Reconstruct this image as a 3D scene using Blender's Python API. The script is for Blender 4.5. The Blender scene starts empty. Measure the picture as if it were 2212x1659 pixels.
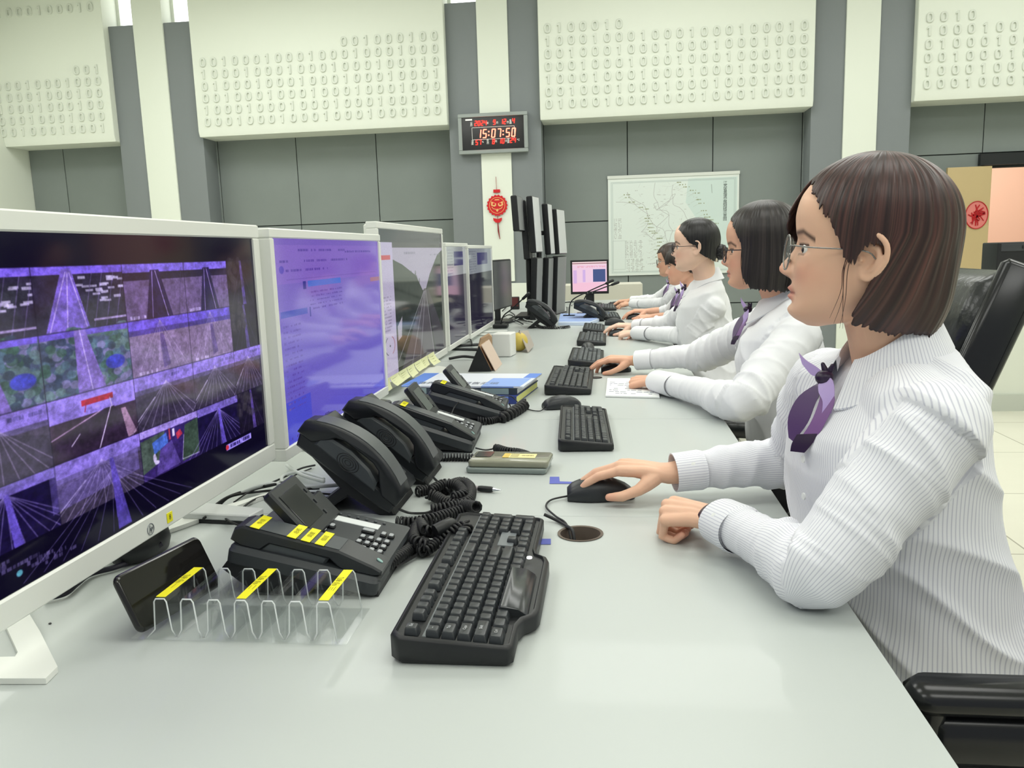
import bpy, bmesh, math, random
import numpy as np
from math import sin, cos, pi, radians, sqrt
from mathutils import Matrix, Vector
random.seed(7)
SC = bpy.context.scene
COL = SC.collection
# ------------------------------------------------------------------ camera
CAM = Vector((0, 0, 1.21))
F_PX, YAW, PITCH, ROLL = 1762.45, -.12187069, .160842544, -.0311273386
_f = Vector((sin(YAW)*cos(PITCH), cos(YAW)*cos(PITCH), -sin(PITCH)))
_r0 = Vector((cos(YAW), -sin(YAW), 0)); _u0 = _r0.cross(_f)
_r = cos(ROLL)*_r0 + sin(ROLL)*_u0; _u = -sin(ROLL)*_r0 + cos(ROLL)*_u0
cd = bpy.data.cameras.new('camera'); cam = bpy.data.objects.new('camera', cd); COL.objects.link(cam)
cd.sensor_fit = 'HORIZONTAL'; cd.sensor_width = 36; cd.lens = 36*F_PX/2212; cd.clip_start = .02
cam.matrix_world = Matrix(((_r.x, _u.x, -_f.x, CAM.x), (_r.y, _u.y, -_f.y, CAM.y), (_r.z, _u.z, -_f.z, CAM.z), (0, 0, 0, 1)))
SC.camera = cam
def at(px, py, **k):
    """point of the room seen at photo pixel px,py on the plane x=, y= or z="""
    d = _r*(px-1106) - _u*(py-829.5) + _f*F_PX
    ax, v = list(k.items())[0]; i = 'xyz'.index(ax)
    return CAM + d*((v-CAM[i])/d[i])
# ------------------------------------------------------------------ colour management, world
SC.view_settings.view_transform = 'Standard'; SC.view_settings.look = 'None'
SC.view_settings.exposure = -0.14; SC.view_settings.gamma = 1.0; SC.view_settings.use_curve_mapping = False
W = bpy.data.worlds.new('world'); SC.world = W; W.use_nodes = True
W.node_tree.nodes['Background'].inputs[0].default_value = (.93, .97, 1, 1)
W.node_tree.nodes['Background'].inputs[1].default_value = .45
SC.cycles.transparent_max_bounces = 40
def area(name, loc, rot, sx, sy, power, color=(.985, 1, .995)):
    l = bpy.data.lights.new(name, 'AREA'); l.shape = 'RECTANGLE'; l.size = sx; l.size_y = sy; l.energy = power; l.color = color
    o = bpy.data.objects.new(name, l); COL.objects.link(o); o.location = loc; o.rotation_euler = rot; return o
CEIL = 4.3
LAMPS = [(-5.9, 6.4), (-3.2, 1.2), (0.6, 1.2), (4.2, 1.2), (-3.2, 4.2), (0.6, 4.2), (4.2, 4.2), (-3.2, 7.2), (0.6, 7.2), (4.2, 7.2), (-3.2, -1.8), (0.6, -1.8), (4.2, -1.8)]  # first lamp added out of view to brighten the far-left relief panel
for _x, _y in LAMPS:
    area('ceiling_lamp_light', (_x, _y, CEIL-.09), (0, 0, 0), 2.2, 1.1, 21 if (_x, _y) in ((0.6, 1.2), (0.6, -1.8)) else 31)
# ------------------------------------------------------------------ helpers
def srgb(c):
    if isinstance(c, str): c = [int(c[i:i+2], 16) for i in (0, 2, 4)]
    c = [x/255 for x in c]
    return tuple(x/12.92 if x <= .04045 else ((x+.055)/1.055)**2.4 for x in c)+(1,)
_M = {}
def mat(name, color='808080', rough=.5, metal=0, spec=.5, emit=None, estr=1, bump=None, trans=0, ior=1.45, coat=0, attr=None, alpha=1, aniso=0, noise=None, sheen=0, sss=0):
    if name in _M: return _M[name]
    m = bpy.data.materials.new(name); m.use_nodes = True; nt = m.node_tree; N = nt.nodes; L = nt.links
    b = N['Principled BSDF']; I = b.inputs
    col = srgb(color); I['Base Color'].default_value = col; I['Roughness'].default_value = rough; I['Metallic'].default_value = metal
    I['Specular IOR Level'].default_value = spec; I['IOR'].default_value = ior; I['Transmission Weight'].default_value = trans
    I['Coat Weight'].default_value = coat; I['Alpha'].default_value = alpha; I['Coat Roughness'].default_value = .05
    if sheen: I['Sheen Weight'].default_value = sheen
    if sss:
        I['Subsurface Weight'].default_value = sss; I['Subsurface Radius'].default_value = (.012, .005, .003); I['Subsurface Scale'].default_value = 1
    if emit is not None:
        I['Emission Color'].default_value = srgb(emit); I['Emission Strength'].default_value = estr
    if attr:
        a = N.new('ShaderNodeAttribute'); a.attribute_name = 'Col'
        if attr == 'base': L.new(a.outputs['Color'], I['Base Color'])
        else:
            L.new(a.outputs['Color'], I['Emission Color']); I['Emission Strength'].default_value = estr
    tc = N.new('ShaderNodeTexCoord')
    if noise:    # (scale, amount) albedo variation
        n = N.new('ShaderNodeTexNoise'); n.inputs['Scale'].default_value = noise[0]; n.inputs['Detail'].default_value = 4
        L.new(tc.outputs['Object'], n.inputs['Vector'])
        mx = N.new('ShaderNodeMix'); mx.data_type = 'RGBA'; mx.inputs['A'].default_value = col
        mx.inputs['B'].default_value = tuple(c*(1-noise[1]) for c in col[:3])+(1,)
        L.new(n.outputs['Fac'], mx.inputs['Factor']); L.new(mx.outputs['Result'], I['Base Color'])
    if bump:     # (scale, strength, distance)
        n = N.new('ShaderNodeTexNoise'); n.inputs['Scale'].default_value = bump[0]; n.inputs['Detail'].default_value = 3
        L.new(tc.outputs['Object'], n.inputs['Vector'])
        bp = N.new('ShaderNodeBump'); bp.inputs['Strength'].default_value = bump[1]; bp.inputs['Distance'].default_value = bump[2]
        L.new(n.outputs['Fac'], bp.inputs['Height']); L.new(bp.outputs['Normal'], I['Normal'])
    _M[name] = m; return m
class MB:
    def __init__(s): s.v = []; s.f = []; s.m = []; s.T = None
    def add(s, vs, fs, m=0):
        o = len(s.v)
        if s.T is not None: vs = [s.T @ Vector(p) for p in vs]
        s.v += [tuple(p) for p in vs]; s.f += [[i+o for i in f] for f in fs]; s.m += [m]*len(fs); return s
    def loft(s, rings, m=0, caps=(1, 1), closed=True):
        n = len(rings[0]); vs = [p for r in rings for p in r]; fs = []
        for i in range(len(rings)-1):
            for j in range(n if closed else n-1):
                k = (j+1) % n; fs.append([i*n+j, i*n+k, (i+1)*n+k, (i+1)*n+j])
        if caps[0]: fs.append(list(range(n))[::-1])
        if caps[1]: fs.append([(len(rings)-1)*n+j for j in range(n)])
        return s.add(vs, fs, m)
    def rbox(s, c, d, r=.003, b=.0015, m=0, seg=3, R=None):
        """box centred c, dims d, rounded in plan by r and chamfered by b"""
        w, h, t = d[0]/2, d[1]/2, d[2]/2; r = min(r, w*.999, h*.999); b = min(b, t*.9, w*.9, h*.9)
        def ring(ins, z):
            o = []
            for cx, cy, a0 in ((1, 1, 0), (-1, 1, 90), (-1, -1, 180), (1, -1, 270)):
                for k in range(seg+1):
                    a = radians(a0+90*k/seg); rr = max(r-ins, .00001)
                    o.append(Vector((cx*(w-r if r >= ins else w-ins)+rr*cos(a), cy*(h-r if r >= ins else h-ins)+rr*sin(a), z)))
            return o
        rg = [ring(b, -t), ring(0, -t+b), ring(0, t-b), ring(b, t)]
        c = Vector(c)
        rg = [[(R @ p if R else p)+c for p in q] for q in rg]
        return s.loft(rg, m)
    def box(s, lo, hi, m=0):
        x0, y0, z0 = lo; x1, y1, z1 = hi
        return s.add([(x0, y0, z0), (x1, y0, z0), (x1, y1, z0), (x0, y1, z0), (x0, y0, z1), (x1, y0, z1), (x1, y1, z1), (x0, y1, z1)],
                     [[3, 2, 1, 0], [4, 5, 6, 7], [0, 1, 5, 4], [1, 2, 6, 5], [2, 3, 7, 6], [3, 0, 4, 7]], m)
    def prism(s, pts, a, b, ax='x', m=0, bev=0):
        """outline pts (2D) swept from a to b along axis ax; the 2D plane is the other two axes in order"""
        def P(p, t):
            return {'x': (t, p[0], p[1]), 'y': (p[0], t, p[1]), 'z': (p[0], p[1], t)}[ax]
        if bev:
            n = len(pts); ins = []
            area2 = sum(pts[i][0]*pts[(i+1) % n][1]-pts[(i+1) % n][0]*pts[i][1] for i in range(n)); sg = 1 if area2 > 0 else -1
            for i in range(n):
                p0 = Vector(pts[i-1]); p1 = Vector(pts[i]); p2 = Vector(pts[(i+1) % n])
                e1 = (p1-p0).normalized(); e2 = (p2-p1).normalized()
                n1 = Vector((-e1.y, e1.x))*sg; n2 = Vector((-e2.y, e2.x))*sg; nn = (n1+n2)
                nn = nn.normalized()*min(1.6, 1/max(.3, nn.normalized().dot(n1))) if nn.length > 1e-6 else n1
                ins.append(p1+nn*bev)
            sgn = 1 if b > a else -1
            return s.loft([[P(p, a) for p in ins], [P(p, a+bev*sgn) for p in pts], [P(p, b-bev*sgn) for p in pts], [P(p, b) for p in ins]], m)
        return s.loft([[P(p, a) for p in pts], [P(p, b) for p in pts]], m)
    def tube(s, path, r, n=8, m=0, flat=1, up=None, caps=(1, 1)):
        P = [Vector(p) for p in path]; k = len(P); rs = r if hasattr(r, '__len__') else [r]*k
        T = []
        for i in range(k):
            t = (P[min(i+1, k-1)]-P[max(i-1, 0)]); T.append(t.normalized() if t.length > 1e-9 else Vector((0, 0, 1)))
        u = Vector(up) if up else (Vector((0, 0, 1)) if abs(T[0].z) < .9 else Vector((1, 0, 0)))
        rings = []
        for i in range(k):
            u = (u-T[i]*u.dot(T[i])).normalized(); w = T[i].cross(u)
            rr = rs[i] if hasattr(rs[i], '__len__') else (rs[i], rs[i]*flat)
            rings.append([P[i]+w*(cos(2*pi*j/n)*rr[0])+u*(sin(2*pi*j/n)*rr[1]) for j in range(n)])
        return s.loft(rings, m, caps)
    def cap_tube(s, path, rs, n=12, m=0, up=None):
        """tube with round ends"""
        P = [Vector(p) for p in path]; rs = [(q if hasattr(q, '__len__') else (q, q)) for q in rs]
        d0 = (P[0]-P[1]).normalized(); d1 = (P[-1]-P[-2]).normalized(); A = []; RA = []; B = []; RB = []
        for a in (80, 55, 28):
            t = radians(a); q = rs[0]; A.append(P[0]+d0*(sin(t)*min(q))); RA.append((q[0]*cos(t), q[1]*cos(t)))
        for a in (28, 55, 80):
            t = radians(a); q = rs[-1]; B.append(P[-1]+d1*(sin(t)*min(q))); RB.append((q[0]*cos(t), q[1]*cos(t)))
        return s.tube(A+P+B, RA+list(rs)+RB, n, m, up=up)
    def lathe(s, prof, n=24, c=(0, 0, 0), m=0, R=None, caps=(1, 1), sx=1, sy=1):
        c = Vector(c); rg = []
        for r, z in prof:
            q = [Vector((cos(2*pi*j/n)*r*sx, sin(2*pi*j/n)*r*sy, z)) for j in range(n)]
            rg.append([(R @ p if R else p)+c for p in q])
        return s.loft(rg, m, caps)
    def sph(s, c, r, n=12, m=0, R=None):
        r = r if hasattr(r, '__len__') else (r, r, r); c = Vector(c); rg = []
        for i in range(1, n):
            a = pi*i/n-pi/2
            q = [Vector((cos(2*pi*j/(2*n))*cos(a)*r[0], sin(2*pi*j/(2*n))*cos(a)*r[1], sin(a)*r[2])) for j in range(2*n)]
            rg.append([(R @ p if R else p)+c for p in q])
        return s.loft(rg, m)
def link(me, name, parent=None, world=False):
    o = bpy.data.objects.new(name, me); COL.objects.link(o)
    if parent is not None:
        o.parent = parent
        if world: o.matrix_parent_inverse = (Matrix.Translation(parent.location) @ parent.rotation_euler.to_matrix().to_4x4()).inverted()
    return o
def obj(name, mb, mats, parent=None, smooth=35, world=False):
    me = bpy.data.meshes.new(name); me.from_pydata(mb.v, [], mb.f)
    mats = mats if isinstance(mats, (list, tuple)) else [mats]
    for m in mats: me.materials.append(m)
    me.polygons.foreach_set('material_index', mb.m)
    if smooth:
        me.polygons.foreach_set('use_smooth', [True]*len(me.polygons))
    me.update()
    bm = bmesh.new(); bm.from_mesh(me); bmesh.ops.recalc_face_normals(bm, faces=bm.faces); bm.to_mesh(me); bm.free()
    if smooth and smooth < 180: me.set_sharp_from_angle(angle=radians(smooth))
    return link(me, name, parent, world)
def tag(o, label=None, cat=None, group=None, kind=None):
    if label: o['label'] = label
    if cat: o['category'] = cat
    if group: o['group'] = group
    if kind: o['kind'] = kind
    return o
def thing(name, label, cat, loc=(0, 0, 0), rz=0, group=None):
    o = bpy.data.objects.new(name, None); COL.objects.link(o); o.location = loc; o.rotation_euler = (0, 0, rz); o.empty_display_size = .05
    return tag(o, label, cat, group)
def struct(name, mb, mats, parent=None, smooth=35):
    o = obj(name, mb, mats, parent, smooth)
    if parent is None: o['kind'] = 'structure'
    return o
def copy_tree(o, parent=None):
    c = o.copy(); COL.objects.link(c); c.parent = parent
    if parent is not None: c.matrix_parent_inverse = o.matrix_parent_inverse.copy()
    for ch in list(o.children): copy_tree(ch, c)
    return c
def text_mesh(txt, size, depth=0, align='CENTER'):
    """(verts, faces) of a line of writing in the XY plane"""
    cu = bpy.data.curves.new('writing', 'FONT'); cu.body = txt; cu.size = size; cu.extrude = depth; cu.align_x = align; cu.align_y = 'CENTER'; cu.resolution_u = 2
    o = bpy.data.objects.new('writing', cu); COL.objects.link(o)
    dg = bpy.context.evaluated_depsgraph_get(); me = bpy.data.meshes.new_from_object(o.evaluated_get(dg))
    vs = [v.co.copy() for v in me.vertices]; fs = [list(p.vertices) for p in me.polygons]
    bpy.data.objects.remove(o); bpy.data.curves.remove(cu); bpy.data.meshes.remove(me); return vs, fs
def colour_grid(name, origin, ux, uy, img, material, parent=None, world=False):
    """flat picture surface: img HxWx3 sRGB 0..1, row 0 at the top; origin = lower-left corner"""
    h, w, _ = img.shape; o = np.array(origin, float); ux = np.array(ux, float); uy = np.array(uy, float)
    gx, gy = np.meshgrid(np.arange(w+1)/w, 1-np.arange(h+1)/h)
    co = (o+gx[..., None]*ux+gy[..., None]*uy).reshape(-1, 3)
    i = np.arange(h)[:, None]*(w+1)+np.arange(w)[None]; q = np.stack([i, i+w+1, i+w+2, i+1], -1).reshape(-1, 4)
    me = bpy.data.meshes.new(name); me.vertices.add(len(co)); me.vertices.foreach_set('co', co.ravel())
    me.loops.add(q.size); me.loops.foreach_set('vertex_index', q.ravel()); me.polygons.add(len(q))
    me.polygons.foreach_set('loop_start', np.arange(len(q))*4); me.polygons.foreach_set('loop_total', np.full(len(q), 4)); me.update()
    c = np.clip(img, 0, 1); lin = np.where(c <= .04045, c/12.92, ((c+.055)/1.055)**2.4)
    a = me.color_attributes.new('Col', 'FLOAT_COLOR', 'CORNER')
    buf = np.ones((len(q), 4, 4), np.float32); buf[..., :3] = lin.reshape(-1, 1, 3); a.data.foreach_set('color', buf.ravel())
    me.materials.append(material); return link(me, name, parent, world)
# ---- numpy painting
class Pic:
    def __init__(s, w, h, bg): s.w, s.h = w, h; s.a = np.ones((h, w, 3))*np.array([c/255 for c in bg]); s.Y, s.X = np.mgrid[0:h, 0:w]+.5; s.X = s.X/w; s.Y = s.Y/h
    def put(s, mask, c, al=1):
        k = (mask*al)[..., None]; s.a = s.a*(1-k)+np.array([x/255 for x in c])*k
    def rect(s, x0, y0, x1, y1, c, al=1): s.put(((s.X >= x0) & (s.X < x1) & (s.Y >= y0) & (s.Y < y1)).astype(float), c, al)
    def poly(s, pts, c, al=1):
        m = np.zeros_like(s.X, bool); n = len(pts)
        for i in range(n):
            x0, y0 = pts[i]; x1, y1 = pts[(i+1) % n]
            if y0 == y1: continue
            m ^= ((s.Y > min(y0, y1)) & (s.Y <= max(y0, y1)) & (s.X < (s.Y-y0)*(x1-x0)/(y1-y0)+x0))
        s.put(m.astype(float), c, al)
    def line(s, pts, wd, c, al=1):
        m = np.zeros_like(s.X)
        for (x0, y0), (x1, y1) in zip(pts[:-1], pts[1:]):
            dx, dy = (x1-x0)*s.w, (y1-y0)*s.h; L = dx*dx+dy*dy+1e-9
            X, Y = (s.X-x0)*s.w, (s.Y-y0)*s.h; t = np.clip((X*dx+Y*dy)/L, 0, 1)
            d = np.hypot(X-t*dx, Y-t*dy); m = np.maximum(m, np.clip(wd/2+.5-d, 0, 1))
        s.put(m, c, al)
    def ell(s, x, y, rx, ry, c, al=1): s.put(np.clip((1-np.hypot((s.X-x)/rx, (s.Y-y)/ry))*8, 0, 1), c, al)
    def dashes(s, x0, x1, y, h, c, rng, al=1, fill=.75):
        x = x0
        while x < x1:
            w = rng.uniform(.4, 1.3)*h*s.h/s.w
            if rng.random() < fill: s.rect(x, y+h*rng.uniform(-.08, .08), min(x+w, x1), y+h, c, al*rng.uniform(.6, 1))
            x += w*1.25
    def noise(s, amt, rng): s.a *= 1+rng.normal(0, amt, (s.h, s.w, 1))
def vnoise(p, seed=0):
    """smooth value noise, p Nx3 -> N in -1..1"""
    i = np.floor(p).astype(np.int64); f = p-i; f = f*f*(3-2*f); r = 0
    for dx in (0, 1):
        for dy in (0, 1):
            for dz in (0, 1):
                h = ((i[:, 0]+dx)*73856093 ^ (i[:, 1]+dy)*19349663 ^ (i[:, 2]+dz)*83492791 ^ (seed*2654435761)) & 0x7fffffff
                h = (h*1103515245+12345) & 0x7fffffff; h = ((h >> 8) % 10007)/10007*2-1
                w = (f[:, 0] if dx else 1-f[:, 0])*(f[:, 1] if dy else 1-f[:, 1])*(f[:, 2] if dz else 1-f[:, 2]); r = r+h*w
    return r
def catmull(P, n=8):
    P = [Vector(p) for p in P]; o = []
    for i in range(len(P)-1):
        a = P[max(i-1, 0)]; b = P[i]; c = P[i+1]; d = P[min(i+2, len(P)-1)]
        for k in range(n):
            t = k/n; o.append(.5*((2*b)+(c-a)*t+(2*a-5*b+4*c-d)*t*t+(3*b-a-3*c+d)*t**3))
    return o+[P[-1]]
# ------------------------------------------------------------------ shared materials
BLK = mat('black_plastic', '1c1e20', .42, bump=(900, .15, .0004))
BLK2 = mat('charcoal_plastic', '2a2d30', .38, bump=(700, .12, .0004))
GRYP = mat('dark_grey_plastic', '3a3d40', .4)
WHP = mat('white_plastic', 'e6e8e2', .35)
YEL = mat('yellow_tape', 'f2ea1c', .55)
PAPER = mat('paper_white', 'eef0ee', .7)

def clear_sheet(name, tint, amt):
    """thin clear sheet: straight-through light plus a rim of reflection"""
    m = bpy.data.materials.new(name); m.use_nodes = True; N = m.node_tree.nodes; L = m.node_tree.links; N.remove(N['Principled BSDF'])
    tr = N.new('ShaderNodeBsdfTransparent'); tr.inputs[0].default_value = tint; gl = N.new('ShaderNodeBsdfGlossy'); gl.inputs['Roughness'].default_value = .04
    lw = N.new('ShaderNodeLayerWeight'); lw.inputs[0].default_value = .35; mu = N.new('ShaderNodeMath'); mu.operation = 'MULTIPLY_ADD'; mu.inputs[1].default_value = amt*2; mu.inputs[2].default_value = amt*.3
    mx = N.new('ShaderNodeMixShader'); L.new(lw.outputs['Facing'], mu.inputs[0]); L.new(mu.outputs[0], mx.inputs[0]); L.new(tr.outputs[0], mx.inputs[1]); L.new(gl.outputs[0], mx.inputs[2]); L.new(mx.outputs[0], N['Material Output'].inputs[0]); return m
# ================================================================== room shell
def line_floor():
    m = bpy.data.materials.new('floor_tiles'); m.use_nodes = True; N = m.node_tree.nodes; L = m.node_tree.links; b = N['Principled BSDF']
    tc = N.new('ShaderNodeTexCoord'); br = N.new('ShaderNodeTexBrick'); br.offset = 0; br.inputs['Scale'].default_value = 1
    br.inputs['Brick Width'].default_value = .8; br.inputs['Row Height'].default_value = .8; br.inputs['Mortar Size'].default_value = .004
    br.inputs['Color1'].default_value = srgb('dedccb'); br.inputs['Color2'].default_value = srgb('e4e2d2'); br.inputs['Mortar'].default_value = srgb('a9a797')
    n = N.new('ShaderNodeTexNoise'); n.inputs['Scale'].default_value = 3; n.inputs['Detail'].default_value = 8
    mx = N.new('ShaderNodeMix'); mx.data_type = 'RGBA'; mx.blend_type = 'MULTIPLY'; mx.inputs['Factor'].default_value = .12
    L.new(tc.outputs['Object'], br.inputs['Vector']); L.new(tc.outputs['Object'], n.inputs['Vector'])
    L.new(br.outputs['Color'], mx.inputs['A']); L.new(n.outputs['Fac'], mx.inputs['B']); L.new(mx.outputs['Result'], b.inputs['Base Color'])
    b.inputs['Roughness'].default_value = .22; return m
WALLW = mat('cream_wall_paint', 'e9eee2', .8, bump=(60, .05, .002))
GREY = mat('grey_fabric_wall', '868e8b', .85, noise=(2.5, .12), bump=(250, .12, .002))
GREYD = mat('grey_pilaster', '82888a', .6, noise=(2, .08), bump=(200, .08, .001))
DARK = mat('dark_seam', '333838', .9)
struct('floor', MB().box((-7, -4, -.1), (7, 9.7, 0)), line_floor())
struct('ceiling', MB().box((-7, -4, CEIL), (7, 9.7, CEIL+.1)), mat('ceiling_white', 'f1f2ec', .9))
struct('wall_left', MB().box((-7.1, -4, 0), (-7, 9.7, CEIL)), WALLW)
struct('wall_right', MB().box((7, -4, 0), (7.1, 9.7, CEIL)), WALLW)
YW = 9.5
# back wall with a doorway from x=3.98 to 4.95, 1.94 high
DX0, DX1, DZ = 3.98, 5.0, 1.94
wb = MB(); wb.box((-7, YW+.03, 0), (DX0, YW+.15, CEIL)); wb.box((DX1, YW+.03, 0), (7, YW+.15, CEIL)); wb.box((DX0, YW+.03, DZ), (DX1, YW+.15, CEIL))
wback = struct('wall_back', wb, DARK)
# fabric panels with narrow dark joints between them
def panel_row(xs, zs, skip=None):
    for i in range(len(xs)-1):
        for j in range(len(zs)-1):
            x0, x1, z0, z1 = xs[i]+.005, xs[i+1]-.005, zs[j]+.005, zs[j+1]-.005
            if skip and skip(x0, x1, z0, z1): continue
            struct('fabric_panel', MB().rbox(((x0+x1)/2, YW+.015, (z0+z1)/2), (x1-x0, .03, z1-z0), .001, .003), GREY, wback)
panel_row([-7, -6.55, -5.3], [.0, 1.6, 3.0]); panel_row([-4.95, -4.58, -3.62, -2.66, -1.7, -1.3], [0, 1.6, 3.0])
panel_row([-1.15, -.72, .215, 1.149, 2.1, 2.5], [0, .56, 1.52, 3.0])
panel_row([2.7, 3.1, DX0-.02], [0, 1.6, 2.09, 3.0]); panel_row([DX0-.02, DX1+.02, 7], [2.09, 3.0]); panel_row([DX1+.02, 7], [0, 1.6, 2.09])
# pilasters: grey, white, grey
YP = 9.2
def pil(n, name, x0, x1, z0, z1, m, y=YP):
    return struct('trim_%d' % n, MB().rbox(((x0+x1)/2, (y+YW)/2+.02, (z0+z1)/2), (x1-x0, YW-y+.04, z1-z0), .004, .004), m)
TOP = 3.87
n = 0
for i, (a, b_, c, d) in enumerate([(-5.62, -5.31, -4.955, -4.60), (-1.735, -1.389, -1.055, -.72), (2.115, 2.44, 2.775, 3.11)]):
    for x0, x1, m, z0, z1, y in ((a, b_, GREYD, 0, TOP, YP), (b_, c, WALLW, .0 if i != 1 else .88, CEIL, YP-.02), (c, d, GREYD, 0, TOP, YP)):
        n += 1; pil(n, '', x0, x1, z0, z1, m, y)
pil(10, '', -1.389, -1.055, 0, .88, GREYD)
struct('trim_13', MB().box((-1.38, 9.05, 0), (-.86, 9.19, .86)), WALLW)
# bright clerestory glazing above the grey pilasters
CLER = mat('daylight_glazing', 'ffffff', .3, emit='ffffff', estr=2.2)
for i, (x0, x1) in enumerate(((-5.62, -5.31), (-4.955, -4.60), (-1.735, -1.389), (-1.055, -.72), (2.115, 2.44), (2.775, 3.11))):
    w = struct('window_%d' % (i+1), MB().box((x0+.02, YW-.05, TOP+.01), (x1, YW-.03, CEIL-.01)), CLER)
    obj('window_frame', MB().box((x0, YW-.1, TOP+.01), (x0+.035, YW-.051, CEIL)), WALLW, w)
# big cream relief panels with rows of raised ones and zeroes
def digit0():
    mb = MB(); n = 16; o = []; i_ = []
    for k in range(n):
        a = 2*pi*k/n; sx = abs(cos(a))**.75*(1 if cos(a) > 0 else -1); sz = abs(sin(a))**.75*(1 if sin(a) > 0 else -1)
        o.append((sx*.036, sz*.05)); i_.append((sx*.015, sz*.030))
    P = lambda p, y, s=1: (p[0]*s, y, p[1]*s)
    rings = [[P(p, 0) for p in o], [P(p, -.012) for p in o], [P(p, -.017, .93) for p in o], [P(p, -.017, 1.1) for p in i_], [P(p, -.012) for p in i_], [P(p, 0) for p in i_]]
    return mb.loft(rings, caps=(0, 0))
def digit1():
    pts = [(-.009, -.05), (.011, -.05), (.011, .05), (-.004, .05), (-.024, .032), (-.024, .018), (-.009, .024)]
    return MB().prism(pts, 0, -.017, 'y', bev=.003)
DGT = mat('digit_shaded_cream', 'dce1d6', .8); D0 = obj('raised_zero', digit0(), DGT); D1 = obj('raised_one', digit1(), DGT)  # grey shading of the cream digits is put into this darker colour
M0, M1 = D0.data, D1.data; bpy.data.objects.remove(D0); bpy.data.objects.remove(D1)
PY = 9.10
def relief(name_label, x0, x1, z0, cols, xs, rows, ztop=CEIL+.0):
    t = thing('relief_panel', name_label, 'wall panel', ((x0+x1)/2, PY, z0), 0)
    t.location = (0, 0, 0)
    ch = .05
    pr = [(PY, z0+.06), (PY+.02, z0), (YW, z0), (YW, ztop), (PY, ztop)]
    obj('panel_board', MB().prism([(p[0], p[1]) for p in pr], x0, x1, 'x', bev=.006), WALLW, t, smooth=20)
    lst = []
    for (zr, c0, c1, ph) in rows:
        for c in range(c0, c1):
            lst.append((xs[0]+c*xs[1], zr, (c-ph) % 4 == 0))
    for k, (x, z, one) in enumerate(lst[:100]):
        o = link(M1 if one else M0, 'raised_digit', t); o.location = (x, PY, z)
    if len(lst) > 100:
        mb = MB()
        for x, z, one in lst[100:]:
            me = M1 if one else M0
            mb.add([(v.co.x+x, v.co.y+PY, v.co.z+z) for v in me.vertices], [list(p.vertices) for p in me.polygons])
        o = obj('raised_digit', mb, DGT, t); o['kind'] = 'stuff'
    return t
dz = .128
R = lambda k: 2.755+k*dz
relief('cream relief panel left of centre with seven rows of raised ones and zeroes', -4.60, -1.735, 2.60, 22, (-4.475, .1255),
       [(R(0), 0, 22, 3), (R(1), 0, 22, 0), (R(2), 0, 22, 2), (R(3), 0, 22, 1), (R(4), 0, 22, 0), (R(5), 0, 22, 2), (R(6), 13, 22, 3)])
relief('cream relief panel above the wall map with raised ones and zeroes', -.72, 2.115, 2.60, 22, (-.62, .125),
       [(R(0), 0, 22, 1), (R(1), 0, 22, 2), (R(2), 0, 22, 0), (R(3), 0, 22, 3), (R(4), 0, 22, 2), (R(5), 0, 22, 0), (R(6), 0, 7, 1)])
relief('cream relief panel at the far left edge with raised digits', -7, -5.62, 2.60, 11, (-6.98, .1235),
       [(R(0), 0, 11, 2), (R(1), 0, 11, 3), (R(2), 0, 11, 0), (R(3), 0, 11, 0), (R(4), 0, 11, 3), (R(5), 8, 11, 2), (R(10.2), 0, 11, 1)])
relief('cream relief panel above the doorway with raised digits', 3.11, 7, 2.60, 12, (3.22, .133),
       [(R(0), 0, 22, 3), (R(1), 0, 22, 0), (R(2), 0, 22, 2), (R(3), 0, 22, 1), (R(4), 0, 22, 0), (R(5), 0, 4, 2)])
# doorway, open door leaf, room beyond
PINK = mat('pink_wall_paint', 'f4cdb4', .85)
r2 = MB(); r2.box((2.6, 13.0, 0), (8.4, 13.1, 3.2)); r2.box((8.4, YW+.2, 0), (8.5, 13.1, 3.2)); r2.box((2.5, YW+.2, 0), (2.6, 13.1, 3.2))
struct('wall_far_room', r2, PINK)
struct('ceiling_far_room', MB().box((2.5, YW+.16, 3.2), (8.5, 13.1, 3.3)), mat('ceiling_white'))
struct('floor_far_room', MB().box((2.5, YW+.16, -.1), (8.5, 13.1, 0)), mat('far_floor', 'd5d2c4', .4))
area('far_room_lamp', (5.2, 11.2, 3.1), (0, 0, 0), 1.6, 1.6, 90, (1, .95, .9))
fr = MB(); fr.box((DX0-.06, YW-.06, DZ+.02), (DX1+.5, YW+.03, DZ+.14)); 
struct('trim_11', fr, mat('dark_door_frame', '1d2024', .35))
struct('trim_12', MB().box((DX0-.02, YW-.02, 0), (DX0+.0, YW+.16, DZ)), mat('light_door_edge', 'd9d3b8', .5))
dl = struct('door_1', MB().rbox((3.77, YW-.16, .975), (.44, .045, 1.93), .004, .003), mat('tan_door_leaf', 'c9b385', .55, noise=(1.5, .08)))
struct('door_strip', MB().box((4.005, YW-.03, .2), (4.045, YW+.02, 1.85)), mat('dark_brown_strip', '4a2c28', .5), dl)
st = Pic(60, 76, (214, 60, 56)); rg = np.random.default_rng(3)
st.ell(.5, .5, .5, .5, (196, 20, 30)); st.ell(.5, .5, .42, .43, (236, 150, 140))
for k in range(26): st.line([(rg.uniform(.2, .8), rg.uniform(.15, .85)) for _ in range(2)], 3.2, (200, 24, 34))
st.ell(.5, .42, .16, .12, (205, 24, 34))
al = (np.hypot((st.X-.5)/.5, (st.Y-.5)/.5) > 1)
st.a[al] = [201/255, 179/255, 133/255]
sk = thing('door_sticker', 'round red paper-cut sticker on the tan door leaf', 'sticker', (3.86, YW-.185, 1.44))
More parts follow.
